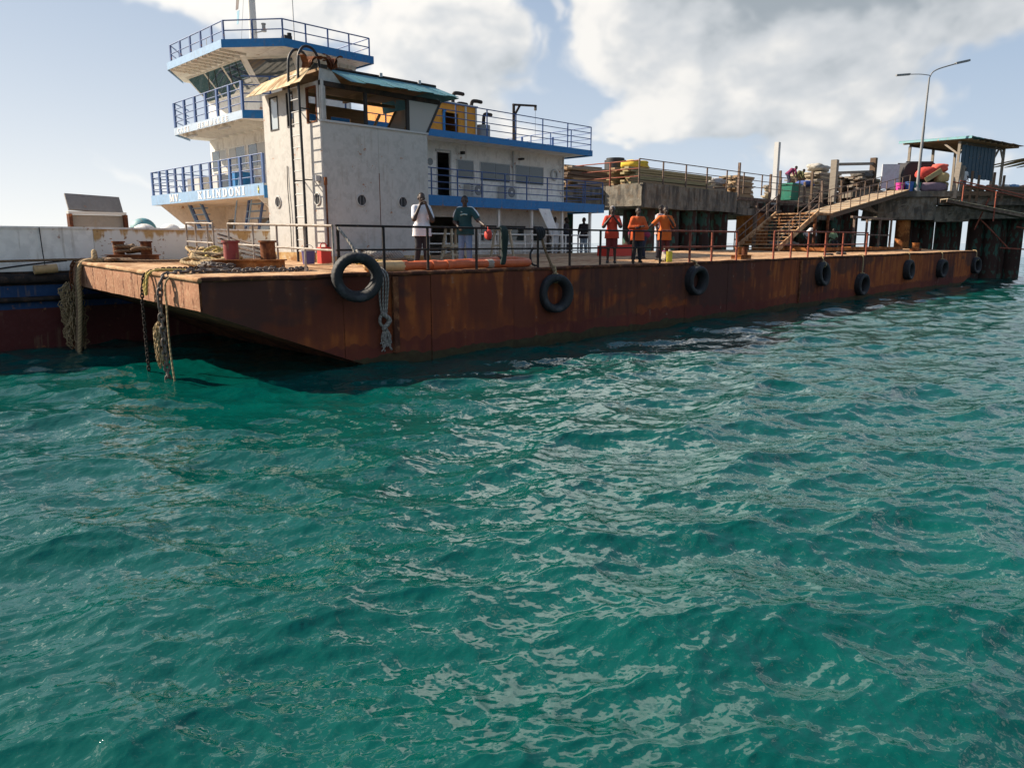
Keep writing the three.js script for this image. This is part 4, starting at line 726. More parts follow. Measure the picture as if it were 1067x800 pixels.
{
  const jr = rng(17);
  const head = thing('concrete_jetty', 'weathered concrete jetty head with dark stained beam behind the orange clothed men', 'jetty', P(36, 0, 24));
  part(head, 'fender_beam', rough(bx(31.9, 36.6, 4.2, 5.40, 22.5, 24.2), 0.09, 1.6, 1), M.concrete);
  part(head, 'fender_beam', rough(bx(36.62, 41.3, 4.22, 5.38, 22.52, 24.2), 0.09, 1.6, 4), M.concrete);
  part(head, 'end_face', rough(bx(31.80, 31.895, 4.3, 5.36, 22.6, 24.9), 0.05, 2, 7), M.concrete);
  part(head, 'end_face', rough(bx(31.82, 31.895, 4.9, 5.36, 24.95, 29.6), 0.05, 2, 9), M.concrete);
  part(head, 'deck_slab', rough(bx(31.9, 62, 4.98, 5.34, 24.25, 32), 0.06, 1, 3), M.concrete);
  part(head, 'cross_beam', bx(32.2, 33.2, 4.2, 4.97, 24.3, 31), M.concrete); part(head, 'cross_beam', bx(40, 41, 4.2, 4.97, 24.3, 31), M.concrete); part(head, 'cross_beam', bx(50, 51, 4.1, 4.97, 24.3, 31), M.concrete);
  for (const [a, b, h0, h1, v] of [[41.35, 43.6, 4.55, 4.98, 22.9], [41.8, 44.2, 4.12, 4.53, 22.7], [42.6, 45.4, 4.7, 5.0, 23.4], [51, 54, 3.9, 4.5, 23.0], [54.2, 58, 4.1, 4.9, 23.2]]) part(head, 'concrete_block', rough(bx(a, b, h0, h1, v, v + 1.1), 0.08, 1.6, a), M.concrete);
  for (const [u, v, r] of [[33.2, 23.3, 0.5], [33.8, 24.6, 0.5], [35.5, 23.3, 0.5], [36.4, 23.9, 0.5], [37.3, 23.3, 0.5], [38.2, 23.9, 0.5], [38.8, 23.3, 0.45], [40.9, 23.4, 0.5], [41.6, 24.4, 0.5], [36.8, 26.5, 0.45], [34.0, 29.5, 0.42], [47.3, 24.0, 0.5], [49.3, 24.4, 0.5], [51.0, 24, 0.5], [52.4, 25, 0.5], [54.4, 24, 0.5], [56.4, 24.5, 0.5], [57.6, 23.3, 0.5], [59.3, 24.2, 0.5], [55.5, 28, 0.5], [52.5, 28, 0.5], [62, 25, 0.5]]) part(head, 'pile', bar(P(u, -2.5, v), P(u, 5.0, v), r, 16), M.pile);
  // rail on the jetty edge
  const posts = [27.2, 29.6, 31.75, 33.87, 36.05, 38.2, 40.4, 42.4, 44.7, 47.3, 50].map((u) => P(u, 5.36, u < 31 ? 24.9 : 22.75));
  railing(head, [P(31.75, 5.36, 22.75), P(50, 5.36, 22.75)], { posts: posts.slice(2), height: 1.22, rails: [1, 0.68, 0.36], r: 0.026, pr: 0.045, mat: M.brownRail });
  railing(head, [P(31.8, 5.36, 22.75), P(31.8, 5.36, 29.5)], { posts: [P(31.8, 5.36, 24.6), P(31.8, 5.36, 27), P(31.8, 5.36, 29.5)], height: 1.15, rails: [1, 0.66, 0.33], r: 0.03, pr: 0.05, mat: M.redRail });
  part(head, 'girder', [bx(41.4, 51, 5.0, 5.16, 22.8, 23.0), bx(46, 46.16, 3.2, 5.0, 22.9, 23.1), bx(43.9, 44.06, 2.2, 5.0, 22.6, 22.8), bx(44.06, 47.5, 4.42, 4.54, 22.7, 22.8)], M.brownRail);

  const trunk = thing('jetty_approach', 'dark concrete jetty approach on green stained piles carrying the blue shed', 'jetty', Q(32, 0, 57));
  part(trunk, 'deck_slab', rough(qbox(24.6, 52, 5.72, 6.12, 55.3, 62), 0.08, 0.9, 2), M.concrete);
  part(trunk, 'pile_cap', rough(qbox(26.6, 30.8, 4.1, 5.70, 55.5, 58), 0.18, 1.3, 5), M.concrete);
  part(trunk, 'pile_cap', rough(qbox(30.85, 33.4, 4.0, 5.1, 55.6, 58), 0.15, 1.3, 8), M.concrete); part(trunk, 'pile_cap', rough(qbox(33.6, 39.5, 4.2, 5.2, 56.2, 58), 0.15, 1.3, 9), M.concrete);
  part(trunk, 'edge_beam', rough(qbox(30.9, 52, 5.15, 5.71, 55.5, 56.2), 0.08, 1.3, 12), M.concrete);
  part(trunk, 'broken_slab', rough(loftRings([Q(24.2, 5.05, 54.9), Q(26.4, 4.5, 54.8), Q(26.6, 4.5, 55.5), Q(24.3, 5.05, 55.6)], [Q(24.4, 5.35, 54.9), Q(25.2, 5.42, 54.8), Q(26.5, 4.7, 55.5), Q(24.5, 5.4, 55.6)]), 0.1, 2, 3), M.concrete);
  for (const [x, d, r, m] of [[28.05, 58, 0.64], [29.0, 56.4, 0.5, 1], [29.9, 58, 0.58], [30.8, 58.4, 0.58], [31.6, 58, 0.55], [32.9, 58, 0.56], [33.8, 58.2, 0.58], [35.4, 58, 0.56], [36.3, 57.4, 0.56], [37.2, 58, 0.56], [38.1, 57.5, 0.56], [22.2, 58, 0.5], [21.4, 58.4, 0.5], [25.8, 58, 0.5], [42, 57, 0.5], [43, 60, 0.5], [46, 57, 0.5], [50, 57, 0.5], [25.3, 58, 0.5], [24.2, 59, 0.5], [23.1, 58, 0.5]]) part(trunk, 'pile', bar(Q(x, -2.5, d), Q(x, 5.72, d), r, 16), m ? M.rustBright : M.pile);
  for (const [a, b] of [[Q(34, 4.1, 55.2), Q(36.3, 2.0, 55.2)], [Q(34.4, 5.6, 55.2), Q(33.6, 3.4, 55.2)], [Q(35.5, 2.1, 55), Q(38.8, 1.9, 55)], [Q(36.5, 3.6, 55), Q(40, 2.9, 55)], [Q(37.8, 0.9, 55), Q(42, 1.0, 55)], [Q(38, 1.8, 55), Q(42, 1.5, 55)]]) part(trunk, 'brace', bar(a, b, 0.05, 6), M.redRail);
  for (const x of [33.0, 33.5, 34.6, 35.3, 36.9, 37.6]) part(trunk, 'timber_post', beam(Q(x, 5.4, 55.2), Q(x + 0.02, 7.1 + 0.6 * jr(), 55.2), 0.14, 0.14), M.woodDark);
  part(trunk, 'timber_kerb', [beam(Q(32.4, 6.35, 55.25), Q(40, 6.2, 55.25), 0.1, 0.28), beam(Q(32.4, 5.98, 55.22), Q(40, 5.85, 55.22), 0.1, 0.3)], M.woodDark);

  // ---------------- steel stairs from the barge up to the landing, and the sloping walkway beyond
  const stairs = thing('steel_stairs', 'rust brown steel stairs rising from the barge deck to the jetty walkway', 'stairs', P(38.3, deckH(19.6, 38), 19.6));
  const f = P(38.2, deckH(19.6, 38) + 0.03, 0), tp = [43.0, 4.15];
  for (const v of [18.35, 20.85]) part(stairs, 'stringer', beam(P(38.2, f.y + 0.06, v), P(tp[0], tp[1], v), 0.07, 0.28), M.deck);
  for (let k = 0; k < 11; k++) { const s = (k + 0.6) / 11; part(stairs, 'tread', bx(mix(38.2, tp[0], s) - 0.14, mix(38.2, tp[0], s) + 0.17, mix(f.y, tp[1], s), mix(f.y, tp[1], s) + 0.045, 18.39, 20.81), M.deck); }
  for (const v of [18.33, 20.87]) { const g = assembly(stairs, 'handrail'); for (const d of [1.0, 0.55]) part(g, 'rail', bar(P(38.2, f.y + d, v), P(43, 4.15 + d, v), 0.03, 7), M.brownRail); for (let k = 0; k < 5; k++) { const s = k / 4; part(g, 'post', bar(P(mix(38.2, 43, s), mix(f.y, 4.15, s), v), P(mix(38.2, 43, s), mix(f.y, 4.15, s) + 1.0, v), 0.03, 7), M.brownRail); } }
  part(stairs, 'landing', bx(43, 45.2, 4.05, 4.16, 18.4, 20.9), M.deck);
  for (const [u, v] of [[43.2, 18.6], [45, 18.6], [43.2, 20.7], [45, 20.7]]) part(stairs, 'support_post', bar(P(u, deckH(v, u), v), P(u, 4.05, v), 0.09, 10), M.rust);
  const walk = thing('walkway', 'long sloping plank walkway with brown rails climbing from the stairs to the jetty', 'walkway', P(45.2, 4.1, 19.6));
  const w0 = P(45.25, 4.1, 0), w1 = P(58.6, 6.12, 0);
  for (const v of [18.7, 20.5]) part(walk, 'girder', beam(P(w0.x, w0.y - 0.1, v), P(w1.x, w1.y - 0.1, v), 0.12, 0.3), M.woodDark);
  for (let k = 0; k < 40; k++) { const s = (k + 0.5) / 40, u = mix(w0.x, w1.x, s), h = mix(w0.y, w1.y, s); part(walk, 'plank', slab([P(u - 0.155, h + 0.06 - 0.024, 18.6), P(u + 0.155, h + 0.06 + 0.024, 18.6), P(u + 0.155, h + 0.06 + 0.024, 20.6), P(u - 0.155, h + 0.06 - 0.024, 20.6)], -0.04), k % 4 ? M.woodTan : M.woodPale); }
  for (const v of [18.62, 20.58]) { const g = assembly(walk, 'handrail'); for (const d of [1.05, 0.55]) part(g, 'rail', bar(P(w0.x, w0.y + d, v), P(w1.x, w1.y + d, v), 0.026, 7), M.brownRail); for (let k = 0; k <= 9; k++) { const s = k / 9, u = mix(w0.x, w1.x, s), h = mix(w0.y, w1.y, s); part(g, 'post', bar(P(u, h, v), P(u, h + 1.05, v), 0.032, 7), M.brownRail); } }
  const frame = thing('steel_trestle', 'brown steel trestle standing on the barge below the walkway', 'trestle', P(47, deckH(18, 47), 18));
  for (const u of [46.2, 48.2, 50.4, 52.4]) part(frame, 'post', bx(u, u + 0.11, deckH(17.6, u), 3.9, 17.5, 17.61), M.brownRail);
  part(frame, 'beam', bx(45.8, 52.6, 3.9, 4.02, 17.48, 17.63), M.brownRail); part(frame, 'beam', bx(46.2, 52.5, 2.9, 2.98, 17.52, 17.6), M.brownRail);
  single('concrete_post', [bx(49.05, 49.36, 4.2, 9.05, 23.95, 24.24), bx(48.95, 49.45, 5.3, 5.5, 23.85, 24.34)], M.lightGrey, 'tall square concrete post rising behind the stairs', 'post', P(49.2, 5.3, 24.1));
  single('steel_box', rough(bx(44.6, 46.6, 2.3, 4.3, 23.1, 24.3), 0.05, 2, 3), M.rustBright, 'orange rusted steel box behind the stairs', 'steel box', P(45.6, 2.3, 23.7));
  single('gas_bin', [loftRings([P(50.6, 5.36, 23.6), P(51.7, 5.36, 23.6), P(51.7, 5.36, 24.3), P(50.6, 5.36, 24.3)], [P(50.5, 6.35, 23.5), P(51.8, 6.35, 23.5), P(51.8, 6.35, 24.4), P(50.5, 6.35, 24.4)]), bx(50.45, 51.85, 6.35, 6.47, 23.45, 24.45)], paint([0.012, 0.17, 0.11], 0.05), 'green plastic bin beside the tall concrete post', 'bin', P(51.1, 5.36, 24));

  // ---------------- timber and goods on the jetty
  const stackOf = (label, u0, u1, v0, v1, h0, rows, per, mats, jit = 0.25, tilt = 0) => {
    const t = thing('timber_stack', label, 'timber stack', P((u0 + u1) / 2, h0, (v0 + v1) / 2), 'stacks of sawn timber on the jetty'), w = (v1 - v0) / per, hh = 0.11;
    for (let j = 0; j < rows; j++) for (let i = 0; i < per; i++) { if (i > 1 && i < per - 1 && j < rows - 1) continue; const a = u0 + (jr() - 0.5) * jit * 2, b = u1 + (jr() - 0.5) * jit * 2, v = v0 + (i + 0.5) * w + (jr() - 0.5) * 0.05, h = h0 + 0.07 + j * (hh + 0.012); part(t, 'plank', beam(P(a, h + (jr() - 0.5) * tilt, v), P(b, h + (jr() - 0.5) * tilt, v), w * 0.88, hh * (0.8 + 0.3 * jr())), mats[Math.floor(jr() * mats.length)]); }
    return t;
  };
  stackOf('yellowish timber stack with long planks behind the jetty rail', 32.1, 39.6, 23.4, 24.9, 5.4, 7, 5, [M.woodYellow, M.woodYellow, M.woodTan], 0.35, 0.05);
  stackOf('brown ragged timber stack beside the ferry stern', 31.0, 35.4, 26.5, 28.2, 5.36, 9, 5, [M.woodTan, M.woodDark, M.woodGrey], 0.5, 0.08);
  stackOf('dark timber stack nearest the ferry on the jetty end', 32.4, 36.5, 29.0, 30.4, 5.36, 11, 4, [M.woodDark, M.woodTan, M.woodDark], 0.5, 0.08);
  stackOf('pale crossed timber stack midway along the jetty rail', 44.9, 47.2, 24.6, 25.9, 5.36, 11, 4, [M.woodPale, M.woodTan], 0.2, 0.02);
  stackOf('low pale timber stack behind the jetty rail left of the crossed one', 41.4, 43.9, 24.8, 26.2, 5.36, 5, 4, [M.woodPale, M.woodGrey], 0.3);
  stackOf('grey timber stack under the two bending workers', 52.4, 57.6, 24.7, 26.6, 5.36, 10, 5, [M.woodGrey, M.woodPale], 0.4, 0.05);
  stackOf('large pale grey timber stack right of the bending workers', 57.8, 62.0, 24.8, 27.4, 5.36, 20, 5, [M.woodPale, M.woodGrey, M.woodPale], 0.5, 0.05);
  stackOf('dark timber stack at the head of the walkway', 60.0, 64.5, 22.6, 24.2, 5.36, 17, 4, [M.woodGrey, M.woodDark], 0.5, 0.05);
  { const t = thing('timber_rack', 'heavy grey timber rack of posts and bars above the walkway', 'rack', P(59, 5.36, 23)); for (const u of [55.6, 63.0]) part(t, 'post', beam(P(u, 5.36, 22.8), P(u, u > 60 ? 9.0 : 8.3, 22.8), 0.42, 0.42), u > 60 ? M.woodDark : M.woodGrey); for (const h of [8.0, 7.4]) part(t, 'bar', beam(P(55.8, h, 22.8), P(62.8, h + 0.55, 22.8), 0.16, 0.2), M.woodGrey); }
  single('water_tank', [bar(P(35.6, 6.5, 27.2), P(35.6, 7.1, 27.2), 0.62, 20), bar(P(35.6, 7.1, 27.2), P(35.6, 7.22, 27.2), 0.52, 20)], M.black, 'black plastic water tank on the brown timber stack', 'water tank', P(35.6, 6.5, 27.2));
  single('yellow_tarpaulin', (() => { const g = softBox(1.9, 0.55, 1.2, 0.2, 5, 0.35); g.translate(35.4, 6.42, -25.6); return g; })(), cloth(0.62, 0.42, 0.04), 'yellow tarpaulin bundle lying on the jetty timber', 'tarpaulin', P(35.4, 6.4, 25.6));
  single('yellow_bundle', (() => { const g = softBox(2.4, 1.1, 1.2, 0.2, 8, 0.3); g.translate(66.3, 7.35, -21.6); return g; })(), cloth(0.45, 0.40, 0.05), 'yellow green bundle on a grey tarpaulin load', 'bundle', P(66.3, 7.3, 21.6));
  single('grey_tarpaulin', (() => { const g = softBox(3.2, 1.5, 1.6, 0.2, 9, 0.2); g.translate(66.2, 5.9, -21.6); return g; })(), cloth(0.10, 0.12, 0.16), 'dark grey tarpaulin load beside the walkway end', 'tarpaulin', P(66.2, 5.9, 21.6));
  { const van = thing('van', 'dark van with a pale grey open door parked by the lamp post', 'van', Q(29.2, 6.12, 57.2));
    part(van, 'body', (() => { const s = new THREE.Shape(); s.moveTo(-1.25, 0.35); s.lineTo(1.25, 0.35); s.lineTo(1.28, 1.3); s.quadraticCurveTo(1.15, 2.1, 0.7, 2.15); s.lineTo(-0.7, 2.15); s.quadraticCurveTo(-1.15, 2.1, -1.28, 1.3); s.closePath(); const g = new THREE.ExtrudeGeometry(s, { depth: 2.2, bevelEnabled: true, bevelSize: 0.06, bevelThickness: 0.06, bevelSegments: 2 }); g.rotateY(-Math.PI / 4); const o = Q(30.1, 6.12, 59.0); g.translate(o.x, o.y, o.z); return metric(g); })(), M.dark);
    part(van, 'roof_rack', [bar(Q(29.2, 8.34, 57.2), Q(31.2, 8.34, 57.2), 0.04, 6), bar(Q(29.2, 8.34, 58.4), Q(31.2, 8.34, 58.4), 0.04, 6)], M.black);
    part(van, 'open_door', qbox(27.35, 28.6, 6.4, 8.15, 56.9, 57.0), paint([0.46, 0.48, 0.52], 0.02), 'pale grey open door');
    for (const [x, d] of [[29.1, 57.3], [31.1, 57.3]]) { const w = part(van, 'wheel', bar(Q(x - 0.12, 6.46, d), Q(x + 0.12, 6.46, d), 0.33, 18), M.rubber); part(w, 'rim', bar(Q(x - 0.125, 6.46, d), Q(x + 0.125, 6.46, d), 0.18, 14), M.grey); } }
  const goods = [['bucket', 'pink plastic bucket beside the van door', 28.25, 0.6, [0.62, 0.04, 0.28]], ['bucket', 'blue plastic drum between the pink and green ones', 28.95, 0.66, [0.03, 0.10, 0.34]], ['bucket', 'green plastic drum beside the lamp post', 29.45, 0.62, [0.02, 0.18, 0.14]]];
  for (const [n, l, x, h, c] of goods) { const t = thing(n, l, 'bucket', Q(x, 6.12, 55.9), 'plastic containers by the van'); const g = bar(Q(x, 6.12, 55.9), Q(x, 6.12 + h, 55.9), 0.24, 18, 0.29); part(t, 'tub', g, plain(...c, 0.5)); part(t, 'rim', (() => { const q = ring(Q(x, 6.12 + h, 55.9), new THREE.Vector3(0, 1, 0), 0.285, 0.025, 20); return q; })(), plain(...c.map((k) => k * 0.8), 0.5)); }
  const bag = (x, d, h, w, hh, dd, c, label, name = 'bag', cat = 'bag') => { const g = softBox(w, hh, dd, 0.1, Math.round(x * 31 + h * 7), 0.22); g.rotateY(-Math.PI / 4); const o = Q(x, h, d); g.translate(o.x, o.y, o.z); single(name, g, cloth(...c), label, cat, o, 'bundles of goods on the jetty'); };
  bag(30.3, 56.2, 7.0, 1.5, 0.85, 0.9, [0.55, 0.06, 0.045], 'large red bundle heaped beside the lamp post'); bag(31.2, 56.2, 7.5, 1.1, 0.6, 0.8, [0.58, 0.11, 0.08], 'smaller red bundle topmost of the heap by the lamp post'); bag(31.3, 56.0, 6.75, 0.9, 0.75, 0.7, [0.42, 0.33, 0.16], 'tan sack at the right end of the heap'); bag(30.6, 55.9, 6.12, 1.9, 0.65, 0.7, [0.20, 0.14, 0.18], 'dim purple grey bundle at the bottom of the heap'); bag(31.6, 56.4, 6.12, 0.8, 0.7, 0.7, [0.5, 0.42, 0.25], 'pale sack standing behind the wooden post');
  single('yellow_board', beam(Q(29.9, 6.9, 55.6), Q(31.0, 7.6, 55.6), 0.06, 0.34), M.woodYellow, 'yellow board leaning on the red bundles', 'board', Q(30.4, 6.9, 55.6));
  single('wooden_post', [beam(Q(31.95, 5.6, 55.4), Q(32.1, 8.1, 55.4), 0.34, 0.3), beam(Q(32.45, 6.1, 55.5), Q(32.5, 7.9, 55.5), 0.2, 0.2)], M.woodGrey, 'thick grey wooden post at the jetty edge', 'post', Q(32, 5.6, 55.4));
  [[33.0, 0.5, [0.55, 0.53, 0.5], 'white sack nearest the shed post'], [33.9, 0.45, [0.45, 0.40, 0.36], 'beige sack under the left part of the blue wall'], [34.8, 0.5, [0.40, 0.16, 0.10], 'reddish sack under the middle of the blue wall'], [35.7, 0.48, [0.52, 0.50, 0.45], 'cream sack under the right part of the blue wall'], [36.4, 0.5, [0.18, 0.32, 0.50], 'light blue sack near the right shed post'], [37.2, 0.46, [0.48, 0.30, 0.20], 'tan sack beyond the right shed post'], [38.0, 0.5, [0.5, 0.45, 0.38], 'cream sack at the right edge of the jetty']].forEach(([x, h, c, l]) => bag(x, 55.7, 6.12, 0.75, h, 0.5, c, l, 'sack', 'sack'));

  // clutter: poles, planks and tarpaulins left about on the jetty
  const clutter = [[42.6, 23.2, 2.3], [43.4, 23.6, 1.6], [46.9, 23.3, 1.9], [48.1, 23.2, 2.2], [51.9, 23.2, 1.7], [53.2, 23.3, 2.5], [54.6, 23.1, 1.9], [57.4, 22.9, 2.1], [60.6, 22.4, 2.0]];
  const where = ['nearest the stained beam', 'beside the low pale timber', 'left of the tall concrete post', 'just before the tall concrete post', 'right of the green bin', 'below the stooping worker in maroon', 'below the worker in olive', 'before the large pale timber stack', 'at the head of the walkway'];
  clutter.forEach(([u, v, h], i) => single('timber_post', beam(P(u, 4.9, v), P(u + 0.25 * (jr() - 0.5), 4.9 + h, v + 0.1 * jr()), 0.13, 0.13), i % 2 ? M.woodDark : M.brownRail, 'dark upright post at the jetty edge ' + where[i], 'post', P(u, 4.9, v), 'upright posts along the jetty edge'));
  [[33.2, 37.8, 6.25, 6.35, 24.2, 'loose pole sticking out over the yellowish timber'], [41.6, 47.6, 5.75, 6.1, 24.3, 'loose pole leaning across the pale timber stacks'], [52.2, 58.6, 6.55, 6.75, 24.9, 'loose pole on the grey timber at the workers feet'], [30.9, 34.6, 6.5, 6.62, 27.0, 'loose pole on the brown ragged timber']].forEach(([a, b, h0, h1, v, l]) => single('pole', bar(P(a, h0, v), P(b, h1, v + 0.4), 0.045, 7), M.woodDark, l, 'pole', P(a, h0, v), 'loose poles on the jetty timber'));
  [[43.2, 25.4, 5.95, 1.6, 0.5, [0.40, 0.38, 0.36], 'pale tarpaulin over the low timber stack'], [59.8, 25.8, 7.9, 2.4, 0.6, [0.42, 0.40, 0.36], 'pale tarpaulin on top of the large timber stack'], [55.6, 24.9, 6.5, 0.9, 0.5, [0.06, 0.10, 0.28], 'blue bundle between the two stooping workers'], [62.0, 23.2, 7.35, 2.2, 0.5, [0.12, 0.11, 0.10], 'dark tarpaulin over the timber at the walkway head']].forEach(([u, v, h, w, hh, c, l], i) => { const g = softBox(w, hh, 1.3, 0.1, 60 + i, 0.35); g.translate(u, h, -v); single('tarpaulin', g, cloth(...c), l, 'tarpaulin', P(u, h, v), 'tarpaulins on the jetty'); });
  // ---------------- shed
  const S = (a, b, h) => Q(32.5 + 0.83 * a - 0.56 * b, h, 55.2 + 0.56 * a + 0.83 * b);      // the shed stands askew on the jetty
  const shed = thing('shed', 'open jetty shed with a blue boarded wall and teal edged roof', 'shed', S(2, 2, 6.12));
  for (let k = 0; k < 18; k++) { const a0 = 0.15 + k * 0.28, b0 = 0.5 + 0.02 * (k % 2), lo = 7.12 - 0.05 * jr(); part(shed, 'wall_board', slab([S(a0, b0, lo), S(a0 + 0.265, b0, lo), S(a0 + 0.265, b0, 9.4), S(a0, b0, 9.4)], 0.03), M.tealDark); }
  for (const [a, b] of [[0, 0.6], [5.3, 0.6], [6.8, 0.6], [0, 4.2], [3.4, 4.2], [6.8, 4.2]]) part(shed, 'post', beam(S(a, b, 6.12), S(a, b, 9.6), 0.17, 0.17), M.woodGrey);
  for (const [a0, b0, a1, b1] of [[0, 0.6, -0.05, 1.6], [0, 0.6, 0.9, 0.55], [5.3, 0.6, 6, 0.6], [6.8, 0.6, 6.2, 0.6]]) part(shed, 'strut', beam(S(a0, b0, 8.7), S(a1, b1, 9.5), 0.1, 0.12), M.woodGrey);
  for (let k = 0; k < 9; k++) { const a0 = -0.35 + k * 0.9, a1 = a0 + 0.89, sag = 0.05 * jr(), h = 9.78 - 0.012 * k; part(shed, 'roof_sheet', slab([S(a0, -0.35, h + sag), S(a1, -0.35, h), S(a1, 4.9, h + 0.16), S(a0, 4.9, h + 0.16 + sag)], 0.05), k < 2 ? M.teal : M.woodDark); part(shed, 'rafter', beam(S(a0 + 0.45, -0.2, h - 0.09), S(a0 + 0.45, 4.8, h + 0.06), 0.08, 0.1), M.woodTan); }
  part(shed, 'edge_sheet', slab([S(-0.4, -0.35, 9.70), S(-0.4, 4.9, 9.86), S(-0.36, 4.9, 9.99), S(-0.36, -0.35, 9.86)], 0.02), M.teal, 'teal painted roof edge');
  part(shed, 'roof_beam', [beam(S(0, 0.6, 9.55), S(6.9, 0.6, 9.52), 0.12, 0.16), beam(S(0, 4.2, 9.68), S(6.9, 4.2, 9.66), 0.12, 0.16)], M.woodDark);
  { const s = thing('shelter', 'small brown roofed shelter at the right edge beyond the shed', 'shelter', Q(39, 6.12, 59)); for (let k = 0; k < 6; k++) part(s, 'roof_sheet', slab([Q(38.2 + k, 8.6 + (k ? 0.18 : 0), 58.8), Q(39.18 + k, 8.78, 58.8), Q(39.18 + k, 8.6, 63), Q(38.2 + k, 8.45, 63)], 0.05), M.woodTan); for (const x of [40.2, 43.5]) part(s, 'post', beam(Q(x, 6.12, 60), Q(x, 8.6, 60), 0.14, 0.14), M.woodDark); }
  // ---------------- street lamp with two arms
  const lamp = thing('street_lamp', 'tall grey jetty lamp post with a long and a short arm', 'street lamp', Q(29.35, 6.12, 55.7));
  part(lamp, 'pole', [bar(Q(29.35, 5.9, 55.6), Q(29.4, 10.6, 55.6), 0.11, 12, 0.09), bar(Q(29.4, 10.6, 55.6), Q(29.45, 13.9, 55.6), 0.075, 12, 0.055), bar(Q(29.35, 6.1, 55.6), Q(29.35, 6.35, 55.6), 0.2, 12)], M.grey);
  part(lamp, 'arm', tube([Q(29.45, 13.85, 55.6), Q(29.6, 14.2, 55.6), Q(29.9, 14.42, 55.6), Q(31.3, 14.85, 55.6)], 0.045, 24, 8), M.grey); part(lamp, 'arm', tube([Q(29.45, 14.05, 55.6), Q(28.9, 14.12, 55.6), Q(28.0, 14.12, 55.6)], 0.028, 14, 7), M.grey);
  part(lamp, 'lamp_head', [beam(Q(31.2, 14.84, 55.6), Q(32.15, 15.04, 55.6), 0.26, 0.13)], M.grey); part(lamp, 'lamp_head', [beam(Q(27.1, 14.05, 55.6), Q(28.05, 14.12, 55.6), 0.22, 0.11)], M.grey);
  // second lamp whose arm reaches into the picture from the right
  const lamp2 = thing('street_lamp', 'second jetty lamp whose arm tip enters at the right edge', 'street lamp', Q(41.5, 6.12, 60)); part(lamp2, 'pole', bar(Q(41.5, 6.1, 60), Q(41.5, 13.4, 60), 0.1, 10, 0.07), M.lightGrey); part(lamp2, 'arm', bar(Q(41.5, 13.4, 60), Q(41.0, 13.45, 60), 0.04, 7), M.lightGrey); part(lamp2, 'lamp_head', beam(Q(40.1, 13.35, 60), Q(41.1, 13.45, 60), 0.24, 0.13), M.grey);
  // ---------------- gangway with red rail at the right
  const gang = thing('gangway', 'sloping plank gangway with rusty red rail at the right of the jetty', 'gangway', Q(34, 4.5, 54.6));
  const g0 = [30.8, 5.5], g1 = [41.5, 3.5]; for (const d of [54.2, 55.0]) part(gang, 'girder', beam(Q(g0[0], g0[1] - 0.12, d), Q(g1[0], g1[1] - 0.12, d), 0.08, 0.2), M.brownRail);
  for (let k = 0; k < 26; k++) { const s = (k + 0.5) / 26, x = mix(g0[0], g1[0], s), h = mix(g0[1], g1[1], s); part(gang, 'plank', slab([Q(x - 0.19, h + 0.035, 54.1), Q(x + 0.19, h - 0.035, 54.1), Q(x + 0.19, h - 0.035, 55.1), Q(x - 0.19, h + 0.035, 55.1)], 0.04), M.woodPale); }
  for (const d of [54.15, 55.05]) part(gang, 'rail', bar(Q(31.6, 6.75, d), Q(41.5, 4.6, d), 0.045, 7), M.redRail); for (const s of [0.1, 0.32, 0.55, 0.8]) { const x = mix(g0[0], g1[0], s), h = mix(g0[1], g1[1], s); part(gang, 'post', bar(Q(x, h - 0.9 * (s > 0.3 && s < 0.4), 54.15), Q(x, h + 1.15, 54.15), 0.05, 7), M.redRail); }
}

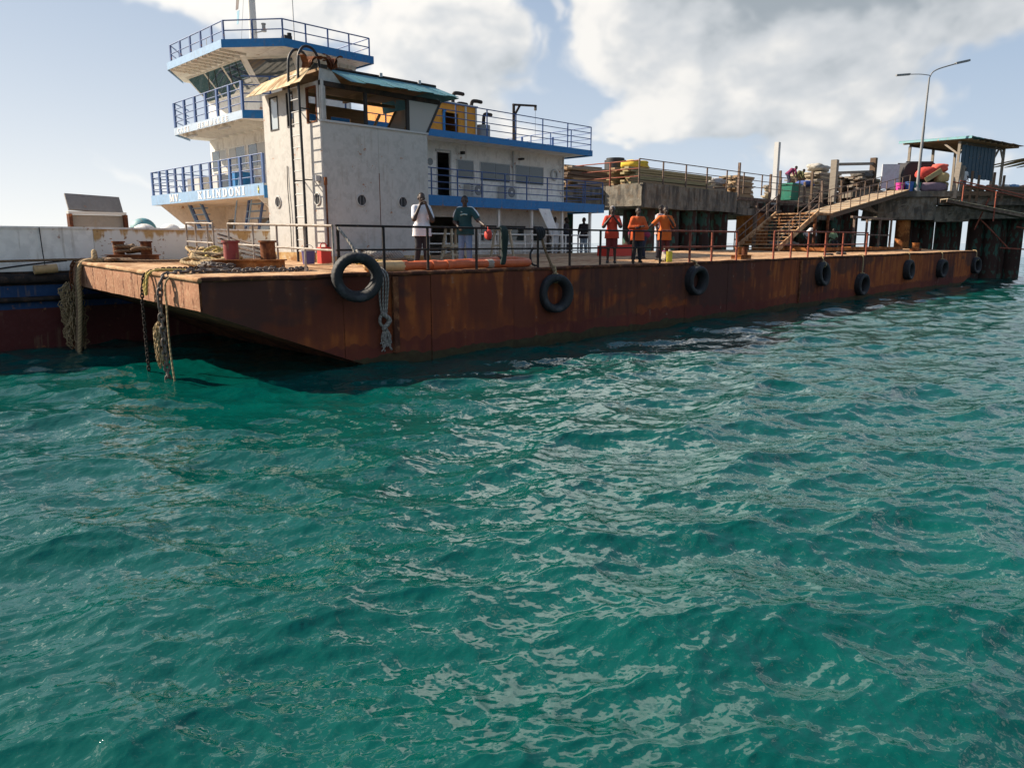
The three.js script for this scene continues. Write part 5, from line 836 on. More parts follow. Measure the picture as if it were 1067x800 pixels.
// ------------------------------------------------------------------ tyres, ropes, chains and gear on the barge
{
  // old lorry tyres hung over the side as fenders
  const tyreGeo = (() => {
    const prof = [[0.29, -0.09], [0.275, -0.06], [0.285, 0.02], [0.30, 0.085], [0.36, 0.125], [0.43, 0.13], [0.475, 0.115], [0.492, 0.08], [0.492, 0.052], [0.478, 0.048], [0.478, 0.036], [0.495, 0.03], [0.495, -0.03], [0.478, -0.036], [0.478, -0.048], [0.492, -0.052], [0.492, -0.08], [0.475, -0.115], [0.43, -0.13], [0.36, -0.125], [0.30, -0.085], [0.29, -0.09]];
    const g = new THREE.LatheGeometry(prof.map(([x, y]) => new THREE.Vector2(x, y)), 64), p = g.attributes.position;
    for (let i = 0; i < p.count; i++) { const r = Math.hypot(p.getX(i), p.getZ(i)), a = Math.atan2(p.getZ(i), p.getX(i)); if (r > 0.46) { const k = 1 - 0.016 * (Math.sin(a * 32 + p.getY(i) * 20) > 0.3 ? 1 : 0); p.setX(i, p.getX(i) * k); p.setZ(i, p.getZ(i) * k); } }
    g.rotateX(Math.PI / 2); g.computeVertexNormals(); return g;
  })();
  const tyres = [
    [8.62, 1.76, 13.10, 1.04, 0.42, 'large black tyre hung on pale rope from the rail near the bow corner'],
    [15.0, 1.12, 13.36, 1.04, 0.30, 'black tyre hanging below the dark cloth knotted on the rail'],
    [22.05, 1.22, 13.36, 1.0, 0.10, 'black tyre hanging below the standing men in orange'],
    [32.2, 1.14, 13.36, 1.02, 0.05, 'black tyre high on the hull right of the stairs'],
    [36.7, 0.52, 13.36, 1.05, 0.10, 'black tyre hanging lowest, just above the water'],
    [43.2, 1.04, 13.36, 1.06, 0.0, 'black tyre between the lowest tyre and the stern pair'],
    [48.9, 0.98, 13.36, 1.08, 0.1, 'black tyre second from the stern of the barge'],
    [56.2, 1.0, 13.36, 1.06, 0.2, 'black tyre at the very stern of the barge in shade']];
  for (const [u, h, v, s, yaw, label] of tyres) {
    const wear = (u * 7.3) % 1, t = thing('tyre_fender', label, 'tyre', P(u, h - 0.5 * s, v), 'tyre fenders along the barge side'), g = metric(tyreGeo.clone().rotateZ(u * 3).scale(s * (0.96 + 0.05 * wear), s * (1.03 - 0.04 * wear), s * (1.2 + 0.25 * wear)).rotateY(-yaw).rotateX(-0.10 + 0.14 * wear)); g.translate(u, h, -v);
    part(t, 'tyre', g, M.rubber);
    const k = 0.40 * s, top = deckH(13.5, u);
    const pts = u < 9 ? [P(u - 0.02, h + k, v), P(u - 0.03, h + k + 0.16, v + 0.05), P(8.52, deckH(13.6) + 0.95, 13.58)] : [P(u, h + k, v), P(u + 0.03, h + k + 0.12, v + 0.02), P(u + 0.05, Math.max(top + 0.03, h + k + 0.2), 13.44), P(u + 0.05, top + 0.06, 13.62)];
    part(t, 'rope', [tube(pts, 0.03, 18, 7), ring(P(u, h + 0.40 * s, v), new THREE.Vector3(1, 0, 0), 0.115 * s, 0.03, 14)], u < 9 ? M.ropeGrey : M.ropeTan);
  }
  // anchor chains over the bow: every link a piece of its own
  const linkGeo = (len, r) => { const c = [], w = len * 0.26, n = 14; for (let i = 0; i < n; i++) { const a = i / n * 2 * Math.PI; c.push(new THREE.Vector3(Math.cos(a) * w, Math.sin(a) * w + Math.sign(Math.sin(a)) * len * 0.22 * (Math.abs(Math.sin(a)) > 0.2 ? 1 : 0), 0)); } return new THREE.TubeGeometry(new THREE.CatmullRomCurve3(c, true), 18, r, 6, true); };
  function chain(label, pts, len, r, mat) {
    const c = new THREE.CatmullRomCurve3(pts, false, 'centripetal'), L = c.getLength(), step = len * 0.72, n = Math.floor(L / step), t = thing('chain', label, 'chain', pts[pts.length - 1].clone(), 'chains on the barge bow'), geo = metric(linkGeo(len, r));
    for (let i = 0; i < n; i++) { const s = (i + 0.5) / n, p = c.getPointAt(s), d = c.getTangentAt(s); const m = new THREE.Mesh(geo, mat); m.name = 'link'; m.castShadow = m.receiveShadow = true; m.position.copy(p).sub(t.base); m.quaternion.setFromUnitVectors(new THREE.Vector3(0, 1, 0), d).multiply(new THREE.Quaternion().setFromAxisAngle(new THREE.Vector3(0, 1, 0), (i % 2) * Math.PI / 2 + 0.3)); t.add(m); }
    return t;
  }
  const D = (u, v, h = 0.05) => P(u, deckH(v, u) + h, v);
  chain('small dark chain hanging from the bow into the water', [D(8.0, 16.9), D(7.3, 16.5), D(6.4, 16.2), D(5.75, 15.95), P(5.46, 1.82, 15.9), P(5.40, 1.5, 15.95), P(5.42, 0.8, 16.05), P(5.44, -0.5, 16.1)], 0.10, 0.014, M.darkSteel);
  const greyChain = rusty([0.07, 0.06, 0.055], [0.19, 0.16, 0.14], [0.32, 0.23, 0.16], { rough: 0.6, bump: 0.002 });
  chain('heavy grey chain hanging from the bow next to the small dark one', [D(8.3, 15.6), D(7.4, 15.0), D(6.6, 14.95), D(5.8, 14.9), P(5.44, 1.80, 14.88), P(5.36, 1.5, 14.9), P(5.38, 0.7, 14.95), P(5.42, -0.5, 15.0)], 0.17, 0.024, greyChain);
  chain('grey chain lying along the deck before the rusty bitt', [D(6.3, 15.2), D(6.8, 14.75), D(7.4, 14.9), D(8.0, 14.8), D(8.7, 15.2)], 0.15, 0.021, greyChain);
  chain('short rusty chain at the far corner of the bow', [D(6.3, 20.7), P(5.5, 1.98, 20.75), P(5.42, 1.7, 20.8), P(5.42, 1.3, 20.85)], 0.13, 0.018, M.rust);
  // ropes
  const squiggle = (cu, cv, ru, rv, n, seed, lift = 0.05, heap = 0.10) => { const r = rng(seed), pts = []; let a = r() * 6; for (let i = 0; i < n; i++) { a += 1.1 + r() * 1.3; const k = 0.45 + 0.55 * r(); pts.push(D(cu + Math.cos(a) * ru * k, cv + Math.sin(a) * rv * k, lift + heap * r() * r())); } return pts; };
  const ropeThing = (label, pts, r, mat, base) => single('rope', tube(pts, r, pts.length * 8, 7), mat, label, 'rope', base ?? pts[0].clone(), 'ropes on the barge');
  ropeThing('tan rope heaped on the bow deck behind the chains', squiggle(7.9, 18.2, 0.75, 0.9, 40, 4, 0.05, 0.4), 0.032, M.ropeTan);
  ropeThing('yellow rope tangled over the bow deck rope heap', squiggle(7.5, 17.3, 0.5, 0.6, 20, 8, 0.12, 0.4), 0.028, M.ropeYellow);
  ropeThing('thick tan rope tangle between the bow chains and the rusty bitt', squiggle(7.3, 17.0, 0.7, 0.8, 36, 14, 0.06, 0.42), 0.045, M.ropeTan);
  ropeThing('brown rope tangle on top of the bow deck rope heap', squiggle(7.7, 17.8, 0.6, 0.8, 32, 19, 0.08, 0.45), 0.036, M.ropeBrown);
  chain('grey chain heaped among the bow ropes', squiggle(7.2, 16.2, 0.5, 0.5, 14, 23, 0.06), 0.15, 0.021, greyChain);
  ropeThing('brown rope heap against the dark bitt at the far bow corner', squiggle(6.3, 20.3, 0.35, 0.6, 22, 12, 0.06), 0.035, M.ropeBrown);
  ropeThing('brown rope wound round the dark bitt', Array.from({ length: 40 }, (_, i) => { const a = i * 0.55; return P(6.75 + Math.cos(a) * 0.36 * Math.cos(a * 0.5), deckH(20.35) + 0.24 + 0.004 * i + 0.02 * Math.sin(i), 20.35 + Math.sin(a) * 0.26 - 0.2 * Math.cos(a * 0.5)); }), 0.045, M.ropeBrown);
  ropeThing('yellowish rope end sticking up by the far bow corner', [D(5.95, 20.6, 0.04), D(5.9, 20.5, 0.2), D(5.85, 20.35, 0.26), D(5.8, 20.2, 0.1)], 0.06, M.ropeTan);
  ropeThing('long brown mooring rope stretched off to the left', [P(-6, 1.86, 21.32), P(0, 1.96, 21.3), P(4, 2.02, 21.2), P(5.6, 2.05, 20.6), P(6.6, 2.02, 19.6), P(7.4, 2.02, 18.9)], 0.03, M.ropeBrown);
  ropeThing('dark rope slanting down from the mooring rope to the ferry hull', [P(5.4, 2.02, 21.0), P(4.6, 1.92, 21.3), P(3.2, 1.72, 21.36), P(1.5, 1.5, 21.36)], 0.022, M.dark);
  for (const [v, m, lab] of [[20.25, M.ropeTan, 'tan rope hanging from the bow into the water beside the weeds'], [20.40, M.ropeBrown, 'brown rope hanging beside the tan one at the bow']]) ropeThing(lab, [D(6.4, v - 0.1, 0.04), P(5.55, 1.98, v), P(5.44, 1.7, v), P(5.42, 1.0, v + 0.06), P(5.34, -0.5, v + 0.36)], 0.055, m);
  ropeThing('thin yellow rope hanging beside the heavy grey chain', [D(5.9, 14.7, 0.03), P(5.46, 1.76, 14.75), P(5.4, 1.2, 14.72), P(5.38, 0.5, 14.68), P(5.4, -0.45, 14.6)], 0.018, M.ropeTan);
  ropeThing('yellow rope looped over the bow edge by the small dark chain', [D(6.4, 15.7, 0.03), P(5.5, 1.86, 15.72), P(5.42, 1.6, 15.74), P(5.42, 1.42, 15.8), P(5.42, 1.62, 15.86), P(5.5, 1.87, 15.86)], 0.03, M.ropeYellow);
  // weed grown on ropes: many strands
  const weed = (label, top, n, len, rad, seed) => { const r = rng(seed), list = []; for (let i = 0; i < n; i++) { const s = r(), a = r() * 6.28, b = top.clone().add(new THREE.Vector3(Math.cos(a) * rad * 0.4, -len * s, Math.sin(a) * rad * 0.4 + s * 0.1)), l = 0.10 + 0.16 * r(); list.push(tube([b, b.clone().add(new THREE.Vector3(Math.cos(a) * rad * (0.5 + r()), -l * 0.5, Math.sin(a) * rad * (0.5 + r()))), b.clone().add(new THREE.Vector3(Math.cos(a) * rad * r(), -l * 1.3, Math.sin(a) * rad * r()))], 0.008 + 0.008 * r(), 5, 4)); } const m = single('weed', list, M.ropeTan, label, 'seaweed', top.clone()); m.userData.kind = 'stuff'; };
  weed('shaggy brown weed clinging to the far bow chain', P(5.40, 1.5, 20.95), 320, 1.45, 0.17, 5);
  weed('shaggy tan weed beside the heavy grey chain', P(5.36, 1.0, 15.14), 90, 0.7, 0.07, 6);
  chain('lower length of rusty chain below the weeds', [P(5.40, 0.5, 20.98), P(5.38, 0.2, 21.0), P(5.36, -0.5, 21.05)], 0.13, 0.018, M.rust);
  // old rope fender of grey strands hanging from the pale hose
  { const t = thing('rope_fender', 'frayed grey rope fender hanging down the rusty hull', 'fender', P(9.5, 0.1, 13.4)), r = rng(31);
    for (let k = 0; k < 4; k++) part(t, 'strand', tube([P(9.38 + k * 0.07, deckH(13.6) + 0.12, 13.62), P(9.38 + k * 0.07, 1.76, 13.40), P(9.36 + k * 0.075 + 0.03 * r(), 1.3, 13.42), P(9.42 + k * 0.04, 0.92, 13.42)], 0.022, 18, 6), M.ropeGrey);
    part(t, 'knot', [ring(P(9.46, 0.80, 13.4), new THREE.Vector3(0.2, 0, 1).normalize(), 0.13, 0.035, 18), tube([P(9.4, 0.95, 13.36), P(9.56, 0.8, 13.33), P(9.42, 0.62, 13.36)], 0.05, 14, 7)], M.ropeGrey);
    for (let k = 0; k < 16; k++) { const a = r(); part(t, 'strand', tube([P(9.40 + 0.14 * r(), 0.68 - 0.15 * r(), 13.38), P(9.36 + 0.26 * r(), 0.42, 13.36 + 0.04 * r()), P(9.34 + 0.34 * a, 0.12 + 0.22 * r(), 13.40)], 0.012 + 0.014 * r(), 10, 5), M.ropeGrey); } }
  // suction hose laid along the edge: end painted pale as sunlit, orange length doubled back in a loop
  { const t = thing('hose', 'thick orange rubber hose with a pale end looped along the deck edge', 'hose', D(9.4, 13.9)), h = (u, v, q = 0) => D(u, v, 0.12 + q);
    part(t, 'pale_length', tube([h(9.35, 13.75, 0.05), h(9.45, 13.84), h(9.9, 13.92), h(10.35, 13.9)], 0.125, 24, 12), M.hosePale, 'end of the hose with sunlight painted into its paler colour');
    part(t, 'orange_length', tube([h(10.3, 13.9), h(11, 13.92), h(12, 13.9), h(13, 13.86), h(14.1, 13.85), h(14.55, 13.95), h(14.7, 14.2, 0.02), h(14.5, 14.42, 0.05), h(14, 14.45, 0.05), h(13, 14.38, 0.02), h(12, 14.3), h(11, 14.25)], 0.102, 90, 12), M.hose);
    for (const u of [10.35, 11.2, 11.65]) part(t, 'coupling', bar(h(u, 13.91), h(u + 0.14, 13.91), 0.125, 16), M.hose);
    part(t, 'clamp', bar(h(12.95, 13.87), h(13.15, 13.87), 0.115, 16), M.paleRail); part(t, 'clamp', bar(h(13.9, 14.45, 0.05), h(14.05, 14.45, 0.05), 0.115, 16), M.darkSteel); }
  ropeThing('yellow rope bunched behind the pale hose end', squiggle(10.0, 14.5, 0.5, 0.3, 14, 41, 0.16), 0.03, M.ropeYellow);
  ropeThing('brown hose lengths coiled before the deckhouse wall', squiggle(11.9, 16.6, 0.9, 0.5, 16, 44, 0.1), 0.045, M.ropeBrown);
  { const g = softBox(1.5, 0.4, 0.8, 0.1, 3, 0.4); const o = D(11.9, 16.9, 0); g.translate(o.x, o.y, o.z); single('net_heap', g, M.ropeGrey, 'grey heap of netting at the foot of the deckhouse', 'net', o); }
  // cloths tied to the rail
  const drape = (u, w, l, mat, label, seed) => { const r = rng(seed), list = []; for (let k = 0; k < 4; k++) list.push(tube([P(u + (k - 1.5) * w * 0.25, deckH(13.6) + 1.03, 13.65), P(u + (k - 1.5) * w * 0.3, deckH(13.6) + 0.95, 13.58), P(u + (k - 1.5) * w * 0.22 + 0.05 * r(), deckH(13.6) + 0.9 - l * 0.6, 13.6), P(u + 0.1 * (r() - 0.5), deckH(13.6) + 0.9 - l, 13.62)], 0.035 + 0.02 * r(), 14, 7)); single('rag', list, mat, label, 'cloth', P(u, deckH(13.6) + 0.5, 13.65), 'cloths tied to the barge rail'); };
  drape(14.65, 0.3, 0.15, cloth(0.02, 0.02, 0.022), 'dark cloth knotted round the rail above the second tyre', 2); drape(13.3, 0.16, 0.75, cloth(0.02, 0.035, 0.03), 'long dark green rag hanging from the rail beside the hose loop', 5);
  ropeThing('brown rope running from the knotted cloth down to the second tyre', [P(14.66, deckH(13.6) + 0.95, 13.6), P(14.8, deckH(13.6) + 0.55, 13.6), P(14.95, deckH(13.6) + 0.15, 13.52), P(15.0, 1.7, 13.42), P(15.0, 1.5, 13.38)], 0.035, M.ropeBrown);
  ropeThing('dark hook shaped rope standing on the deck by the second tyre', [D(14.95, 14.0, 0.02), D(14.75, 14.0, 0.1), D(14.7, 14.0, 0.35), D(14.8, 14.0, 0.5)], 0.03, M.dark);
  { const g = softBox(0.17, 0.24, 0.15, 0.05, 6, 0.2); g.translate(12.74, deckH(13.6) + 0.72, -13.56); single('red_bag', [g, tube([P(12.74, deckH(13.6) + 0.93, 13.56), P(12.76, deckH(13.6) + 1.03, 13.6)], 0.012, 4, 5)], M.brightRed, 'small red bag hanging from the rail by the man in jeans', 'bag', P(12.74, deckH(13.6) + 0.72, 13.56)); }
  // small gear
  const bucket = (label, u, v, r, h, c, lidc) => { const t = thing('bucket', label, 'bucket', D(u, v, 0.02)); part(t, 'tub', bar(D(u, v, 0.02), D(u, v, h), r * 0.85, 20, r), plain(...c, 0.5)); part(t, 'rim', ring(D(u, v, h), new THREE.Vector3(0, 1, 0), r, 0.014, 20), plain(...(lidc ?? c), 0.5)); part(t, 'handle', tube([D(u - r, v, h), D(u - r * 0.7, v, h + r * 0.6), D(u, v, h + r * 0.85), D(u + r * 0.7, v, h + r * 0.6), D(u + r, v, h)], 0.008, 20, 5), M.grey); };
  bucket('purple blue paint bucket at the foot of the ladder', 9.95, 17.3, 0.17, 0.36, [0.075, 0.06, 0.19], [0.3, 0.3, 0.35]);
  bucket('white bucket with a magenta base by the men in orange', 22.0, 14.6, 0.15, 0.34, [0.62, 0.58, 0.6], [0.5, 0.1, 0.3]);
  { const t = thing('fuel_can', 'red fuel can standing at the corner of the deckhouse', 'fuel can', D(10.5, 17.45)); part(t, 'can', (() => { const g = new THREE.BoxGeometry(0.3, 0.42, 0.2); const o = D(10.5, 17.45, 0.23); g.translate(o.x, o.y, o.z); return metric(g); })(), M.brightRed); part(t, 'handle', tube([D(10.4, 17.45, 0.43), D(10.42, 17.45, 0.52), D(10.55, 17.45, 0.52), D(10.58, 17.45, 0.44)], 0.016, 14, 6), M.brightRed); part(t, 'cap', bar(D(10.6, 17.45, 0.43), D(10.62, 17.45, 0.5), 0.035, 10), M.black); }
  { const t = thing('jerrycan', 'yellow jerrycan at the feet of the men in orange', 'jerrycan', D(21.3, 13.95)); part(t, 'can', bar(D(21.3, 13.95, 0.02), D(21.3, 13.95, 0.36), 0.1, 14), plain(0.58, 0.52, 0.04, 0.5)); part(t, 'cap', bar(D(21.3, 13.95, 0.36), D(21.3, 13.95, 0.43), 0.035, 10), plain(0.5, 0.5, 0.45)); }
  { const t = thing('crate', 'red plastic crate on deck behind the men in orange', 'crate', D(24, 18.2)); const o = [[23.2, 24.9, 17.9, 18.5]]; for (const [a, b, c, d] of o) { const y = deckH(18.2); part(t, 'side', [bx(a, b, y + 0.02, y + 0.42, c, c + 0.04), bx(a, b, y + 0.02, y + 0.42, d - 0.04, d), bx(a, a + 0.04, y + 0.02, y + 0.42, c + 0.04, d - 0.04), bx(b - 0.04, b, y + 0.02, y + 0.42, c + 0.04, d - 0.04)], M.brightRed); part(t, 'bottom', bx(a + 0.04, b - 0.04, y + 0.02, y + 0.06, c + 0.04, d - 0.04), M.brightRed); part(t, 'rim', bx(a - 0.03, b + 0.03, y + 0.42, y + 0.46, c - 0.03, c + 0.05), M.brightRed); } }
  single('plank', beam(D(21.4, 14.3, 0.04), D(22.6, 14.9, 0.5), 0.16, 0.04), M.woodPale, 'short plank leaning beside the white bucket', 'plank', D(21.4, 14.3));
  single('plank', beam(D(8.7, 19.75, 0.02), D(8.5, 19.9, 0.75), 0.14, 0.04), M.woodPale, 'pale plank leaning on the bow rail', 'plank', D(8.7, 19.75));
  [[0.72, 'topmost'], [0.62, 'second'], [0.5, 'third'], [0.38, 'lowest']].forEach(([h, w], i) => single('pole', bar(D(8.6, 19.5, h), D(8.9 + i * 0.1, 17.4, h - 0.3), 0.025, 7), M.brownRail, `${w} of the steel poles leaning behind the bow rail`, 'pole', D(8.6, 19.5, h), 'steel poles at the bow rail'));
  // trestle stools and a bench of cream timber by the ferry
  const stool = (label, u, v, w, h, turn) => { const t = thing('trestle_stool', label, 'stool', D(u, v), 'cream wooden stools on the barge'), c = Math.cos(turn), s = Math.sin(turn), at = (a, b, q) => D(u + a * c - b * s, v + a * s + b * c, q); part(t, 'seat', beam(at(-w / 2, 0, h), at(w / 2, 0, h), 0.34, 0.05), M.woodPale); for (const a of [-1, 1]) for (const b of [-1, 1]) part(t, 'leg', beam(at(a * w * 0.55, b * 0.22, 0.01), at(a * w * 0.38, b * 0.12, h - 0.02), 0.07, 0.07), M.woodPale); for (const b of [-1, 1]) part(t, 'stretcher', beam(at(-w * 0.48, b * 0.17, h * 0.4), at(w * 0.48, b * 0.17, h * 0.4), 0.03, 0.06), M.woodPale); };
  stool('tall cream stool left of the man in jeans', 16.8, 19.6, 0.7, 1.0, 0.2); stool('tall cream stool right of the man in jeans', 19.3, 19.8, 0.7, 0.95, 0.1); stool('low cream bench between the two men at the rail', 15.6, 18.2, 0.9, 0.42, 0.4);
  { const t = thing('white_fender', 'short white foam fender hanging on the ferry side at the left', 'fender', P(5.0, 1.72, 21.34)); part(t, 'foam', bar(P(4.75, 1.80, 21.32), P(5.25, 1.83, 21.3), 0.11, 14), M.hosePale); part(t, 'lanyard', tube([P(5.0, 1.9, 21.32), P(5.0, 2.2, 21.4), P(5.0, 2.82, 21.47)], 0.012, 10, 5), M.dark); }
  // clutter on the after deck
  [[35.2, 14.4, 'small dark rope coil near the lone post', 3], [37.0, 14.5, 'small dark rope coil at the end of the red rail', 4]].forEach(([u, v, l, s]) => ropeThing(l, squiggle(u, v, 0.4, 0.25, 12, s, 0.04), 0.03, M.dark));
  { const g = softBox(2.6, 0.3, 1.0, 0.1, 4, 0.4); const o = D(43.5, 20.6, 0.2); g.translate(o.x, o.y, o.z); single('net_heap', g, M.ropeGrey, 'pale heap of netting on the after hatch', 'net', o); }
}

// ------------------------------------------------------------------ people
// bodies: tapered bones joined by a smooth minimum, meshed as one skin
function surfaceNet(f, lo, hi, cell) {
  const n = [0, 1, 2].map((k) => Math.ceil((hi[k] - lo[k]) / cell) + 1), [nx, ny, nz] = n, val = new Float32Array(nx * ny * nz), id = new Int32Array(nx * ny * nz).fill(-1), pos = [], idx = [];
  let q = 0; for (let z = 0; z < nz; z++) for (let y = 0; y < ny; y++) for (let x = 0; x < nx; x++) val[q++] = f(lo[0] + x * cell, lo[1] + y * cell, lo[2] + z * cell);
  const at = (x, y, z) => x + nx * (y + ny * z), E = [[0, 1], [0, 2], [0, 4], [1, 3], [1, 5], [2, 3], [2, 6], [3, 7], [4, 5], [4, 6], [5, 7], [6, 7]];
  const c = new Float32Array(8);
  for (let z = 0; z < nz - 1; z++) for (let y = 0; y < ny - 1; y++) for (let x = 0; x < nx - 1; x++) {
    let m = 0; for (let k = 0; k < 8; k++) { c[k] = val[at(x + (k & 1), y + ((k >> 1) & 1), z + (k >> 2))]; if (c[k] < 0) m |= 1 << k; }
    if (m === 0 || m === 255) continue;
    let sx = 0, sy = 0, sz = 0, cnt = 0;
    for (const [a, b] of E) if ((c[a] < 0) !== (c[b] < 0)) { const t = c[a] / (c[a] - c[b]); sx += (a & 1) + t * ((b & 1) - (a & 1)); sy += ((a >> 1) & 1) + t * (((b >> 1) & 1) - ((a >> 1) & 1)); sz += (a >> 2) + t * ((b >> 2) - (a >> 2)); cnt++; }
    id[at(x, y, z)] = pos.length / 3; pos.push(lo[0] + (x + sx / cnt) * cell, lo[1] + (y + sy / cnt) * cell, lo[2] + (z + sz / cnt) * cell);
  }
  for (let z = 1; z < nz - 1; z++) for (let y = 1; y < ny - 1; y++) for (let x = 1; x < nx - 1; x++) {
    const v0 = val[at(x, y, z)] < 0;
    for (const [v1, a, b, cc, d] of [[val[at(x + 1, y, z)] < 0, at(x, y, z), at(x, y - 1, z), at(x, y - 1, z - 1), at(x, y, z - 1)], [val[at(x, y + 1, z)] < 0, at(x, y, z), at(x, y, z - 1), at(x - 1, y, z - 1), at(x - 1, y, z)], [val[at(x, y, z + 1)] < 0, at(x, y, z), at(x - 1, y, z), at(x - 1, y - 1, z), at(x, y - 1, z)]]) {
      if (v0 === v1) continue; const A = id[a], B = id[b], C = id[cc], Dd = id[d]; if (A < 0 || B < 0 || C < 0 || Dd < 0) continue;
      if (v0) idx.push(A, Dd, C, A, C, B); else idx.push(A, B, C, A, C, Dd);
    }
  }
  const g = new THREE.BufferGeometry(); g.setAttribute('position', new THREE.Float32BufferAttribute(pos, 3)); g.setIndex(idx); g.computeVertexNormals();
  // face outwards
  let vol = 0; for (let i = 0; i < idx.length; i += 3) { const [a, b, c2] = [idx[i] * 3, idx[i + 1] * 3, idx[i + 2] * 3]; vol += pos[a] * (pos[b + 1] * pos[c2 + 2] - pos[b + 2] * pos[c2 + 1]) - pos[a + 1] * (pos[b] * pos[c2 + 2] - pos[b + 2] * pos[c2]) + pos[a + 2] * (pos[b] * pos[c2 + 1] - pos[b + 1] * pos[c2]); }
  if (vol < 0) { for (let i = 0; i < idx.length; i += 3) { const t = idx[i]; idx[i] = idx[i + 1]; idx[i + 1] = t; } g.setIndex(idx); g.computeVertexNormals(); }
  return g;
}
const smin = (a, b, k) => { const h = Math.max(k - Math.abs(a - b), 0) / k; return Math.min(a, b) - h * h * k * 0.25; };
// bone: [ax, ay, az, bx, by, bz, ra, rb, flatten along x]
function boneField(bones, k, grow = 0) {
  return (x, y, z) => {
    let d = 9;
    for (const b of bones) {
      const fl = b[8] || 1, dx = (b[3] - b[0]) * fl, dy = b[4] - b[1], dz = b[5] - b[2], px = (x - b[0]) * fl, py = y - b[1], pz = z - b[2];
      const t = clamp((px * dx + py * dy + pz * dz) / (dx * dx + dy * dy + dz * dz + 1e-9)), e = Math.hypot(px - dx * t, py - dy * t, pz - dz * t) - (b[6] + (b[7] - b[6]) * t) - grow;
      d = smin(d, fl > 1 ? e * 0.85 : e, k);
    }
    return d;
  };
}
const headGeo = (() => {                                 // about the centre of the skull, facing +x
  const el = (x, y, z, cx, cy, cz, rx, ry, rz) => (Math.hypot((x - cx) / rx, (y - cy) / ry, (z - cz) / rz) - 1) * Math.min(rx, ry, rz);
  const f = (x, y, z) => {
    const az = Math.abs(z); let d = el(x, y, z, -0.012, 0.03, 0, 0.098, 0.095, 0.078); d = smin(d, el(x, y, z, 0.022, -0.045, 0, 0.068, 0.075, 0.058), 0.03); d = smin(d, el(x, y, z, 0.06, -0.092, 0, 0.03, 0.024, 0.03), 0.02);
    d = smin(d, el(x, y, z, 0.098, -0.022, 0, 0.022, 0.022, 0.018), 0.012); d = smin(d, el(x, y, z, 0.088, 0.004, 0, 0.012, 0.03, 0.01), 0.012); d = smin(d, el(x, y, z, 0.082, -0.058, 0, 0.014, 0.011, 0.026), 0.008);
    d = smin(d, el(x, y, az, 0.076, 0.024, 0.03, 0.014, 0.010, 0.026), 0.014); d = Math.max(d, -el(x, y, az, 0.098, 0.006, 0.031, 0.022, 0.013, 0.017)); d = smin(d, el(x, y, az, 0.072, 0.006, 0.031, 0.013, 0.012, 0.014), 0.003);
    return smin(d, el(x, y, az, -0.005, -0.005, 0.08, 0.024, 0.034, 0.012), 0.008);
  };
  return surfaceNet(f, [-0.13, -0.14, -0.11], [0.14, 0.145, 0.11], 0.0062);
})();
const hairGeo = (() => { const f = (x, y, z) => Math.max((Math.hypot((x + 0.016) / 0.104, (y - 0.034) / 0.100, z / 0.084) - 1) * 0.084, 0.045 + 0.55 * x - y * 0.9 + (x > 0.03 ? 0.02 : -0.01)); return surfaceNet(f, [-0.14, -0.1, -0.11], [0.12, 0.16, 0.11], 0.008); })();
const handGeo = (curl) => {                              // wrist at the origin, fingers towards +y, palm facing +x, thumb on the -z side
  const bones = [[0, 0, 0, 0, 0.045, 0, 0.024, 0.026, 1.5], [0, 0.05, -0.024, 0, 0.082, -0.026, 0.019, 0.015, 1.3], [0, 0.05, 0.02, 0, 0.078, 0.026, 0.018, 0.014, 1.3]];
  const fingers = [[-0.030, 0.088, 0.068], [-0.010, 0.093, 0.077], [0.010, 0.090, 0.071], [0.029, 0.080, 0.056]];
  for (const [z, y, l] of fingers) { let p = [0, y - 0.01, z], a = curl * 0.35; for (let s = 0; s < 3; s++) { const L = l * [0.45, 0.32, 0.26][s], q = [p[0] + Math.sin(a) * L, p[1] + Math.cos(a) * L, z * (1 + 0.06 * s)]; bones.push([...p, ...q, 0.0094 - s * 0.0009, 0.0088 - s * 0.0009]); p = q; a += curl * 0.75; } }
  let p = [0.004, 0.022, -0.026]; for (const [dx, dy, dz, r] of [[0.012, 0.030, -0.024, 0.0115], [0.014, 0.028, -0.006, 0.0095]]) { const q = [p[0] + dx * (0.6 + curl), p[1] + dy, p[2] + dz]; bones.push([...p, ...q, r, r * 0.88]); p = q; }
  return surfaceNet(boneField(bones, 0.006), [-0.05, -0.035, -0.085], [0.11, 0.19, 0.07], 0.0055);
};
const handGeos = { relaxed: handGeo(0.45), grip: handGeo(1.15) };
function placed(g, pos, yAxis, xHint, mirror, s = 1) {
  const y = yAxis.clone().normalize(), x = xHint.clone().addScaledVector(y, -xHint.dot(y)).normalize(), z = new THREE.Vector3().crossVectors(x, y), q = g.clone();
  if (mirror) { q.scale(1, 1, -1); const ix = q.index.array.slice(); for (let i = 0; i < ix.length; i += 3) { const t = ix[i]; ix[i] = ix[i + 1]; ix[i + 1] = t; } q.setIndex(new THREE.BufferAttribute(ix, 1)); q.computeVertexNormals(); }
  q.scale(s, s, s); q.applyMatrix4(new THREE.Matrix4().makeBasis(x, y, z).setPosition(pos)); return q;
}
